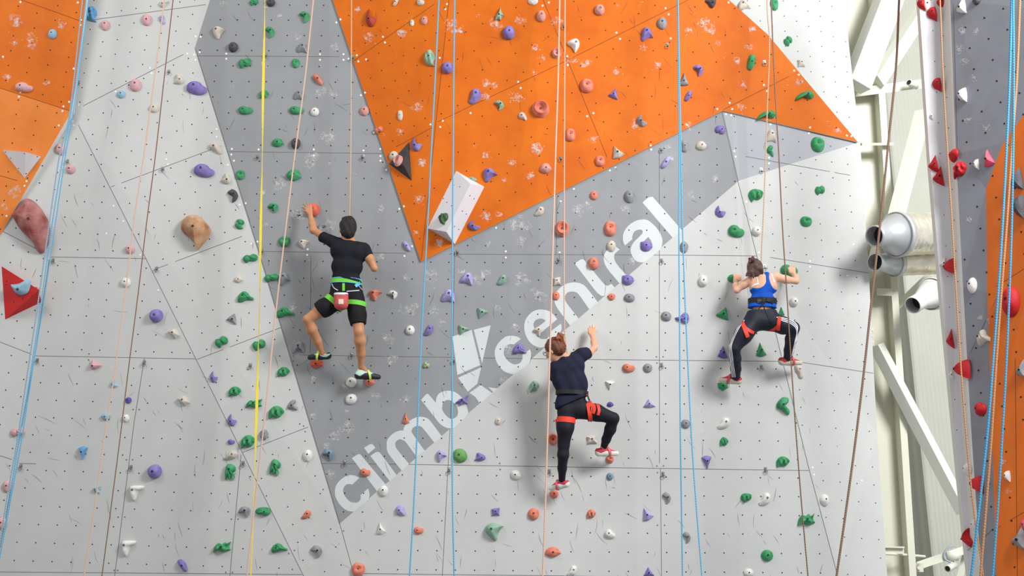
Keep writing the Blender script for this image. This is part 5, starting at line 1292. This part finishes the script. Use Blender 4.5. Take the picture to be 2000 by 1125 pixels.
    for q in ([(648, 554), (652, 562), (660, 567)], [(677, 569), (690, 568), (702, 567)]): ribbon(ts, q, 1.8, .008, M_GREYL, 'gear_loop', body)
    ribbon(tt + [bt], [(694, 559), (704, 552)], 6, .012, M_STRAPC, 'belt_tag', body); ribbon(tt + [bt], [(701, 558), (705, 563), (708, 566)], 1, .004, M_GREYL, 'tag_cord', body)
    # chalk bag
    cb = Field(); c0, c1 = Q(666, 577, .525), Q(666, 594, .525)
    cb.cap(c0 - Vector((.018, 0, 0)), 10.5 * s, c1 - Vector((.010, 0, 0)), 11.5 * s, .01); cb.cap(c0 + Vector((.018, 0, 0)), 10.5 * s, c1 + Vector((.014, 0, 0)), 11.5 * s, .01)
    bag = cb.mesh('chalk_bag', .004, mat('brick_red_fabric', (196, 84, 84), .7, vary=.1, scale=12), disp=folds(.002, [(1, .2, .2, 80, 1), (.3, .4, 1, 60, 2)]), planes=[(Q(666, 575, .53), (0, 0, 1))])
    recenter(bag); tag(bag, 'small red chalk bag with white fleece rim hanging behind the man', 'chalk bag')
    mb = MB(); cc_ = Q(666, 574.5, .525); mb.tube([cc_ + Vector((.056 * math.cos(a), .052 * math.sin(a), .010 * math.sin(a))) for a in [math.tau * k / 20 for k in range(21)]], .015, 8)
    mb.build('fleece_rim', M_WHITEC, bag, True)
    mb = MB(); mb.lathe(cc_ + Vector((0, 0, -.004)), (0, 0, 1), [(0, .05), (.004, .0001)], 20); mb.build('bag_opening', M_DARKIN, bag, True)
    ribbon([tree_of(bag)] if False else [BVHTree.FromPolygons([tuple(bag.matrix_world @ v.co) for v in bag.data.vertices], [tuple(p.vertices) for p in bag.data.polygons])], [(666, 584), (666, 594)], 10, .004, mat('bag_patch', (222, 200, 180), .7), 'patch', bag)
    shoe(body, Q(645, 700, .16), Q(602, 702, .13), Q(632, 691, .17), mat('black_rubber', (34, 38, 46), .55), mat('mint_upper', (190, 218, 202), .6), mat('yellow_green_trim', (214, 236, 110), .55), .056)
    shoe(body, Q(695, 739, .20), Q(743, 740, .12), Q(707, 719, .19), MATS['black_rubber'], MATS['mint_upper'], MATS['yellow_green_trim'], .056)
    return body
man = build_man()

# ---------------------------------------------------------------- the woman in the middle
def build_woman_mid():
    F = Field(); s = 1 / 196.0
    hd = head(F, Q(1083, 684, .44), (-.80, .58, -.34), (-.18, -.1, 1), .96)
    F.cap(Q(1090, 688, .42), 8.5 * s, Q(1103, 700, .42), 9.5 * s, .02)
    shR, shL = Q(1138, 692, .40), Q(1086, 718, .40)
    F.cap(shR, 9 * s, Q(1106, 704, .42), 10 * s, .03); F.cap(shL, 9 * s, Q(1104, 704, .42), 10 * s, .03)
    F.cap(Q(1096, 722, .42), 15 * s, Q(1124, 712, .42), 15 * s, .04); F.cap(Q(1102, 745, .42), 13.5 * s, Q(1125, 742, .42), 13.5 * s, .04)
    F.cap(Q(1111, 722, .42), 15 * s, Q(1116, 775, .41), 13 * s, .04)
    F.cap(Q(1107, 798, .41), 15.5 * s, Q(1132, 796, .41), 15.5 * s, .04)
    F.chain([shR, Q(1150, 690, .32), Q(1161, 680, .28)], [8.2 * s, 7.6 * s, 5.8 * s], .02)
    F.chain([Q(1161, 680, .28), Q(1160, 668, .22), Q(1157, 656, .15)], [6.2 * s, 6.2 * s, 4.3 * s], .015)
    hand(F, Q(1157, 656, .15), Q(1156.5, 647, .12), [Q(1149, 641, .09), Q(1152, 636.5, .085), Q(1157, 635, .085), Q(1162, 638, .09)], Q(1150, 648, .07))
    F.chain([shL, Q(1083, 738, .26), Q(1090, 752, .18)], [8 * s, 7.2 * s, 5.6 * s], .02)     # far arm, in front of the body
    F.chain([Q(1090, 752, .18), Q(1098, 742, .12), Q(1106, 733, .07)], [6 * s, 5.6 * s, 4.2 * s], .015)
    hand(F, Q(1106, 733, .07), Q(1110, 727, .06), [Q(1109, 720, .03), Q(1112, 719, .03), Q(1115, 720, .03), Q(1118, 722, .03)], Q(1106, 724, .04))
    hL, kL, aL = Q(1107, 806, .40), Q(1101, 868, .38), Q(1097.5, 937, .19)
    hR, kR, aR = Q(1132, 800, .40), Q(1198, 817, .42), Q(1178, 874, .20)
    F.chain([hL, Q(1104, 835, .42), kL], [16 * s, 14.5 * s, 9.5 * s], .03); F.chain([kL, Q(1100, 888, .36), Q(1098, 915, .27), aL], [9 * s, 9.4 * s, 7 * s, 4.6 * s], .02)
    F.chain([hR, Q(1165, 806, .44), kR], [16 * s, 14 * s, 9.5 * s], .03); F.chain([kR, Q(1192, 838, .36), Q(1184, 858, .28), aR], [9 * s, 9.4 * s, 7 * s, 4.8 * s], .02)
    F.cap(aL, 4.8 * s, Q(1092, 948, .13), 4.6 * s, .02); F.cap(aR, 4.8 * s, Q(1188, 882, .14), 4.6 * s, .02)
    body = F.mesh('person', .0048, M_SKIN_M)
    tag(body, 'person in loose navy t-shirt and black leggings looking down, hair in a reddish bun', 'person', 'climbers on the wall')
    eyes(body, hd, .96); c, f, u, r = hd
    Hh = Field(); Hh.ell(c + u * .028 - f * .016, (.084, .100, .098), r, u); Hh.ell(c - f * .055 - u * .012, (.066, .058, .062), r, u, .03)
    bun = Q(1092, 659, .50)
    Hh.mesh('hair', .0045, M_HAIR_R, body, disp=folds(.004, [(1, .4, .5, 110, 1), (.5, 1, -.5, 140, 2.2)]), planes=[(c + f * .035, f - u * .7)])
    Bn = Field(); rq = random.Random(4)
    for q in range(9):
        a = bun + Vector([rq.uniform(-.03, .03) for _ in range(3)]); b_ = bun + Vector([rq.uniform(-.045, .045) for _ in range(3)]); Bn.cap(a, .020, b_, .014, .01)
    Bn.cap(bun + Vector((.03, 0, -.03)), .018, Q(1103, 676, .47), .016, .02)
    Bn.mesh('hair_bun', .0045, mat('copper_hair', (112, 56, 34), .42, rgb2=(166, 98, 58), scale=30, bump=.8, bscale=110), body, disp=folds(.004, [(1, .4, .8, 160, 1), (.5, 1, -.5, 180, 2.2)]))
    gl = MB()
    for q in (-1, 1):
        p = c + f * .098 + u * .008 + r * q * .033
        gl.tube([p + r * .026 * math.cos(a) + u * .021 * math.sin(a) for a in [math.tau * k / 20 for k in range(21)]], .0026, 6)
        gl.tube([p + r * q * .026, c + r * q * .080 + f * .01 + u * .010], .0024, 6)
    gl.build('glasses', M_STRAPB, body, True)
    T = Field()
    T.cap(shR, 12 * s, Q(1106, 706, .42), 12.5 * s, .03); T.cap(shL, 12 * s, Q(1104, 706, .42), 12.5 * s, .03)
    T.cap(Q(1094, 724, .42), 18 * s, Q(1124, 714, .42), 18.5 * s, .04); T.cap(Q(1096, 744, .42), 17.5 * s, Q(1126, 740, .42), 18.5 * s, .04); T.cap(Q(1104, 762, .42), 17 * s, Q(1132, 754, .42), 16.5 * s, .04)
    T.cap(Q(1110, 724, .42), 18 * s, Q(1118, 765, .42), 16 * s, .04)
    el = (Q(1161, 680, .28) - shR).normalized()
    T.cap(shR, 12.5 * s, Q(1149, 689, .34), 12 * s, .02, cut=(Q(1147, 689, .35), el)); T.cap(shL, 12 * s, Q(1084, 736, .3), 11 * s, .03)
    T.cap(Q(1106, 770, .42), 15.5 * s, Q(1130, 768, .42), 14 * s, .03)
    neck = Q(1104, 697, .42)
    tee = T.mesh('t_shirt', .0048, M_NAVY, body, disp=folds(.0062, [(.85, .2, .55, 62, 1), (.95, .1, .25, 50, 2.4), (.6, .3, .8, 40, 4)]), planes=[(Q(1116, 770, .41), (.12, 0, -1))],
                 cuts=[lambda X, Y, Z: .058 - np.sqrt((X - neck[0]) ** 2 + ((Y - neck[1]) * .9) ** 2 + ((Z - neck[2] - .02) * .9) ** 2)])
    L_ = Field()
    L_.cap(Q(1107, 778, .41), 14 * s, Q(1129, 776, .41), 14 * s, .04); L_.cap(Q(1107, 800, .41), 17 * s, Q(1132, 798, .41), 17 * s, .04)
    L_.chain([hL, Q(1104, 835, .42), kL], [17.4 * s, 16 * s, 11 * s], .03); L_.chain([kL, Q(1100, 888, .36), Q(1098, 915, .27), Q(1097.5, 939, .19)], [10.6 * s, 10.6 * s, 8.4 * s, 6 * s], .02)
    L_.chain([hR, Q(1165, 806, .44), kR], [17.4 * s, 15.6 * s, 11 * s], .03); L_.chain([kR, Q(1192, 838, .36), Q(1184, 858, .28), Q(1179, 873, .20)], [10.6 * s, 10.6 * s, 8.4 * s, 6.2 * s], .02)
    leg = L_.mesh('leggings', .0048, M_LEG, body, disp=folds(.0012, [(.4, .1, 1, 60, 1), (1, .2, .3, 50, 3)]), planes=[(Q(1118, 766, .4), (0, 0, 1))])
    # flared tail of the shirt below the belt
    Tl = Field(); Tl.cap(Q(1104, 778, .41), 16 * s, Q(1132, 774, .41), 15 * s, .04); Tl.cap(Q(1103, 792, .41), 18.8 * s, Q(1128, 782, .41), 17.5 * s, .04)
    tail = Tl.mesh('shirt_tail', .0048, M_NAVY, body, disp=folds(.004, [(1, .2, .1, 70, 1)]), planes=[(Q(1118, 768, .4), (0, 0, 1)), (Q(1100, 794, .41), (.42, 0, -1))])
    tl = [tree_of(leg)]; tt = tl + [tree_of(tail), tree_of(tee)]
    b = strap_loop(leg, Q(1118, 768, .41), (.05, 0, 1), .040, .010, M_STRAPB, 'harness_belt', body, .16, trees=tt)
    strap_loop(leg, Q(1105, 821, .41), (.10, 0, 1), .052, .007, M_STRAPR, 'leg_loop', body, .13, trees=tl)
    strap_loop(leg, Q(1152, 803, .43), (1, .0, .12), .060, .006, M_STRAPR, 'leg_loop', body, .115, trees=tl)
    tt2 = tt + [tree_of(b)]
    ribbon(tt2, [(1147, 770), (1152, 778), (1158, 786), (1161, 797), (1159, 808)], 5.5, .008, M_STRAPR, 'loose_strap', body)
    ribbon(tt2, [(1155, 777), (1166, 787), (1170, 800), (1168, 811)], 5.5, .010, M_STRAPR, 'loose_strap', body)
    ribbon(tt2, [(1144, 766), (1150, 776), (1153, 790), (1152, 804)], 3.5, .006, M_STRAPB, 'riser', body)
    mb = MB(); a_ = Q(1087, 822, .40); mb.box(Q(1087.5, 830, .42), Vector((.009, .0, 0)), Vector((0, .004, 0)), Vector((.006, 0, -.055))); mb.build('strap_end', M_STRAPR, body)
    W_ = mat('white_rubber', (222, 222, 208), .55); U_ = mat('crimson_upper', (196, 52, 78), .6); K_ = mat('pink_trim', (222, 96, 112), .55)
    shoe(body, Q(1111, 950, .19), Q(1073, 958, .12), Q(1097, 941, .17), W_, U_, K_, .046)
    shoe(body, Q(1165, 890, .20), Q(1208, 889, .12), Q(1178, 876, .18), W_, U_, K_, .044)
    return body
wmid = build_woman_mid()

# ---------------------------------------------------------------- the woman in blue
def build_woman_blue():
    F = Field(); s = 1 / 196.0
    hd = head(F, Q(1473, 526, .34), (-.10, .9, .25), (-.05, .1, 1), .88)
    F.cap(Q(1478, 532, .36), 8.5 * s, Q(1489, 545, .37), 9.5 * s, .02)
    shL, shR = Q(1468, 547, .36), Q(1515, 541, .36)
    F.cap(shL, 9 * s, Q(1489, 546, .37), 10 * s, .03); F.cap(shR, 9 * s, Q(1489, 546, .37), 10 * s, .03)
    F.cap(Q(1478, 562, .37), 14 * s, Q(1504, 560, .37), 14 * s, .04); F.cap(Q(1490, 560, .37), 15 * s, Q(1488, 600, .38), 14 * s, .04)
    F.cap(Q(1478, 590, .38), 12.5 * s, Q(1500, 590, .38), 12.5 * s, .04); F.cap(Q(1475, 622, .38), 16.5 * s, Q(1503, 622, .38), 16.5 * s, .04)
    F.chain([shL, Q(1452, 556, .33), Q(1438.5, 567, .32)], [8.6 * s, 7.8 * s, 5.8 * s], .02)
    F.chain([Q(1438.5, 567, .32), Q(1437, 558, .22), Q(1437, 549, .12)], [6.2 * s, 6.2 * s, 4.4 * s], .015)
    hand(F, Q(1437, 549, .12), Q(1439, 542, .11), [Q(1432, 538, .07), Q(1437, 536, .07), Q(1442, 536, .07), Q(1447, 538, .07)], Q(1449, 543, .08))
    F.chain([shR, Q(1535, 546, .34), Q(1555, 549, .30)], [8.6 * s, 7.8 * s, 5.8 * s], .02)
    F.chain([Q(1555, 549, .30), Q(1555, 542, .22), Q(1549, 534, .14)], [6.2 * s, 6.2 * s, 4.4 * s], .015)
    hand(F, Q(1549, 534, .14), Q(1547, 528, .125), [Q(1541, 524, .10), Q(1543, 520.5, .09), Q(1547, 519, .085), Q(1552, 520, .085)], Q(1543, 531, .09))
    hL, kL, aL = Q(1472, 628, .38), Q(1434, 680, .42), Q(1436, 737, .19)
    hR, kR, aR = Q(1506, 628, .38), Q(1550, 640, .44), Q(1538, 701, .20)
    F.chain([hL, Q(1452, 654, .43), kL], [16.5 * s, 14.5 * s, 9.5 * s], .03); F.chain([kL, Q(1436, 700, .36), Q(1437, 720, .28), aL], [9 * s, 9.6 * s, 7 * s, 4.8 * s], .02)
    F.chain([hR, Q(1530, 636, .44), kR], [16.5 * s, 14 * s, 9.5 * s], .03); F.chain([kR, Q(1545, 662, .37), Q(1541, 684, .28), aR], [9 * s, 9.6 * s, 7 * s, 4.8 * s], .02)
    F.cap(aL, 4.8 * s, Q(1424, 743, .14), 4.6 * s, .02); F.cap(aR, 4.8 * s, Q(1549, 709, .14), 4.6 * s, .02)
    body = F.mesh('person', .0048, M_SKIN_L)
    tag(body, 'person in blue racerback top and navy striped track trousers, both arms bent on holds', 'person', 'climbers on the wall')
    eyes(body, hd, .92); c, f, u, r = hd
    Hh = Field(); Hh.ell(c + u * .022 - f * .016, (.078, .090, .088), r, u); Hh.ell(c - f * .050 - u * .040 + r * .0, (.072, .055, .060), r, u, .03)
    Hh.cap(Q(1486, 525, .44), .022, Q(1489, 533, .42), .012, .02); Hh.cap(Q(1462, 533, .42), .02, Q(1458, 538, .42), .010, .02)
    Hh.cap(Q(1470, 532, .44), .020, Q(1472, 543, .44), .006, .02); Hh.cap(Q(1466, 530, .44), .018, Q(1463, 541, .43), .006, .02)
    Hh.mesh('hair', .0045, M_HAIR_D, body, disp=folds(.004, [(1, .4, .3, 120, 1), (.9, 1, -.2, 140, 2.2)]), planes=[(c + f * .035, f - u * .7)])
    Bn = Field(); bn = Q(1467, 508, .42); rq = random.Random(9)
    for q in range(7): Bn.cap(bn + Vector([rq.uniform(-.018, .018) for _ in range(3)]), .018, bn + Vector([rq.uniform(-.028, .028) for _ in range(3)]), .013, .01)
    Bn.mesh('hair_bun', .0045, M_HAIR_D, body, disp=folds(.003, [(1, .4, .8, 160, 1)]))
    # racerback top: built on the torso, cut away at the shoulder blades
    T = Field()
    T.cap(Q(1478, 562, .37), 15.4 * s, Q(1504, 560, .37), 15.4 * s, .04); T.cap(Q(1490, 552, .37), 16 * s, Q(1488, 600, .38), 15.5 * s, .04)
    T.cap(Q(1477, 590, .38), 14 * s, Q(1501, 590, .38), 14.2 * s, .04); T.cap(Q(1476, 606, .38), 16 * s, Q(1501, 606, .38), 16.2 * s, .04)
    T.cap(Q(1497, 541, .37), 10 * s, Q(1500, 560, .37), 10 * s, .02)
    def hole(px, py, rx, ry, ang=0):
        c3 = P(px, py, .45); sx = rx / 196; sz = ry / 196; ca, sa = math.cos(R(ang)), math.sin(R(ang))
        def fn(X, Y, Z):
            dx, dz = X - c3[0], Z - c3[2]; a = (dx * ca + dz * sa) / sx; b = (-dx * sa + dz * ca) / sz
            return (1 - np.sqrt(a * a + b * b)) * min(sx, sz) + 0 * Y
        return fn
    top = T.mesh('racerback_top', .0046, M_TANK, body, disp=folds(.0026, [(.3, .2, 1, 50, 1), (.9, .1, .5, 40, 2.4)]), planes=[(Q(1489, 602, .38), (-.05, 0, -1)), (Q(1497, 530, .37), (0, 0, 1))],
                 cuts=[hole(1479, 543, 18, 20, 0), hole(1520, 538, 16, 27, -14), hole(1465, 548, 12, 15)])
    Tr = Field()
    Tr.cap(Q(1476, 612, .38), 16.5 * s, Q(1501, 612, .38), 16.5 * s, .04); Tr.cap(Q(1474, 627, .38), 18.8 * s, Q(1504, 627, .38), 18.8 * s, .03)
    Tr.chain([hL, Q(1452, 654, .43), kL], [18 * s, 16.8 * s, 11.5 * s], .03); Tr.chain([kL, Q(1436, 700, .36), Q(1437, 720, .28), Q(1437, 735, .21)], [11 * s, 11.2 * s, 10 * s, 9 * s], .02)
    Tr.chain([hR, Q(1530, 636, .44), kR], [18 * s, 16.2 * s, 11.5 * s], .03); Tr.chain([kR, Q(1545, 662, .37), Q(1541, 684, .28), Q(1539, 697, .22)], [11 * s, 11.0 * s, 9.4 * s, 8.4 * s], .02)
    tr = Tr.mesh('track_trousers', .0048, M_TRACK, body, disp=folds(.0020, [(.4, .1, 1, 60, 1), (1, .2, .3, 50, 3)]), planes=[(Q(1489, 606, .4), (0, 0, 1)), ])
    tb, tp, tk = tree_of(body), tree_of(top), tree_of(tr)
    # bra straps, stripes, harness
    ribbon([tb, tp], [(1476, 528), (1478, 540), (1481, 555)], 2.2, .002, M_WHITEC, 'bra_strap', body); ribbon([tb, tp], [(1506, 532), (1509, 541), (1513, 551)], 2.4, .002, M_WHITEC, 'bra_strap', body)
    ribbon([tb, tp], [(1468, 560), (1474, 556), (1482, 554)], 2.6, .002, M_WHITEC, 'bra_band', body)
    for k in range(3):
        ribbon([tk], [(1452 - k * 2.6 + 2, 625), (1446 - k * 2.8, 636), (1436 - k * 2.6, 655), (1428.5 - k * 2.4, 675), (1429.5 - k * 2.6 + .5, 690), (1431 - k * 2.6 + 1, 710), (1435 - k * 2.8, 728), (1436 - k * 3.0, 737)], 1.5, .0015, M_WHITEC, 'stripe', tr, 8)
        ribbon([tk], [(1517 + k * 2, 619 + k * 0), (1528 + k * 2, 626 - k * 2.3), (1543 + k * 1.5, 631 - k * 2.6), (1554 + k * 1.6, 640 - k * 2.0), (1556 + k * .6, 652), (1552.5 + k * 1.6, 668), (1549 + k * 1.8, 684), (1547 + k * 1.6, 695)], 1.5, .0015, M_WHITEC, 'stripe', tr, 8)
    b = strap_loop(top, Q(1488, 589, .38), (.03, 0, 1), .052, .010, M_STRAPB, 'harness_belt', body, .17, trees=[tp])
    tt = [tb, tp, tk, tree_of(b)]
    ribbon(tt, [(1479, 588), (1487, 588)], 7.5, .008, mat('grey_buckle_pad', (74, 76, 86), .5), 'buckle_pad', body); ribbon(tt, [(1497, 584), (1505, 586), (1512, 591)], 8, .010, M_STRAPB, 'belt_fold', body)
    for q in ([(1490, 594), (1484, 601), (1480, 606)], [(1490, 594), (1494, 604), (1502, 622), (1508, 634)]): ribbon(tt, q, 1.4, .004, M_STRAPB, 'riser', body)
    ribbon(tt, [(1484, 591), (1495, 591)], 3.0, .012, M_STRAPB, 'knot', body)
    ribbon([tk], [(1449, 628), (1456, 640), (1466, 647), (1473, 650)], 6.0, .006, M_STRAPR, 'leg_loop', body); ribbon([tk], [(1450, 630), (1456, 646), (1461, 659)], 7.5, .010, M_STRAPR, 'loose_strap', body)
    ribbon([tk], [(1503, 648), (1512, 643), (1520, 636)], 5.5, .006, M_STRAPR, 'leg_loop', body); ribbon([tk], [(1523, 619), (1521, 632), (1520, 646)], 7.0, .010, M_STRAPR, 'loose_strap', body)
    W_ = mat('stone_rubber', (208, 200, 180), .55); U_ = mat('red_upper', (190, 46, 60), .6); K_ = mat('rose_trim', (214, 84, 96), .55)
    shoe(body, Q(1446, 750, .19), Q(1403, 745, .12), Q(1437, 736, .19), W_, U_, K_, .044)
    shoe(body, Q(1523, 712, .20), Q(1566, 712, .12), Q(1537, 699, .19), W_, U_, K_, .044)
    return body
wblue = build_woman_blue()
# the ropes that run down to the climbers' harnesses, between them and the wall
rope([(686, 0), (686, 120), (685, 300), (683, 425), (681, 500), (679, 552)], 2.0, 'beige', 'thin beige rope running straight down to the man in black', (.20, .16), True) if False else None
def tied(pts, wpx, m, label, deps):
    pts3 = smooth_open([(x, y, d) for (x, y), d in zip(pts, deps)], 6); P3 = [P(*q) for q in pts3]
    mb = MB(); mb.tube(P3, [wpx * mpp(p) / 2 for p in P3], 8); o = mb.build('climbing_rope', RM[m], smooth=True); recenter(o, P3[len(P3) // 2].copy())
    tag(o, label, 'rope', m + ' climbing ropes'); return o
tied([(687, -240), (686.5, 0), (686, 120), (685, 300), (683.5, 400), (683, 450), (681, 500), (677, 552)], 2.0, 'beige', 'thin beige rope running straight down to the man in black', [.34, .32, .30, .27, .24, .22, .20, .24])
tied([(1104, -240), (1103.5, 0), (1102.5, 200), (1102, 400), (1102, 600), (1104, 660), (1112, 720), (1118, 768)], 2.6, 'peach', 'right rope of the twin beige ropes, ending behind the middle woman\'s head', [.66, .6, .5, .4, .28, .24, .18, .22])
tied([(1495, -240), (1498, 0), (1503, 85), (1499, 200), (1495, 320), (1491, 420), (1487, 500), (1487, 540), (1488, 589)], 2.4, 'beige', 'thin beige rope running down to the head of the woman in blue', [.5, .46, .44, .38, .32, .26, .20, .18, .2])
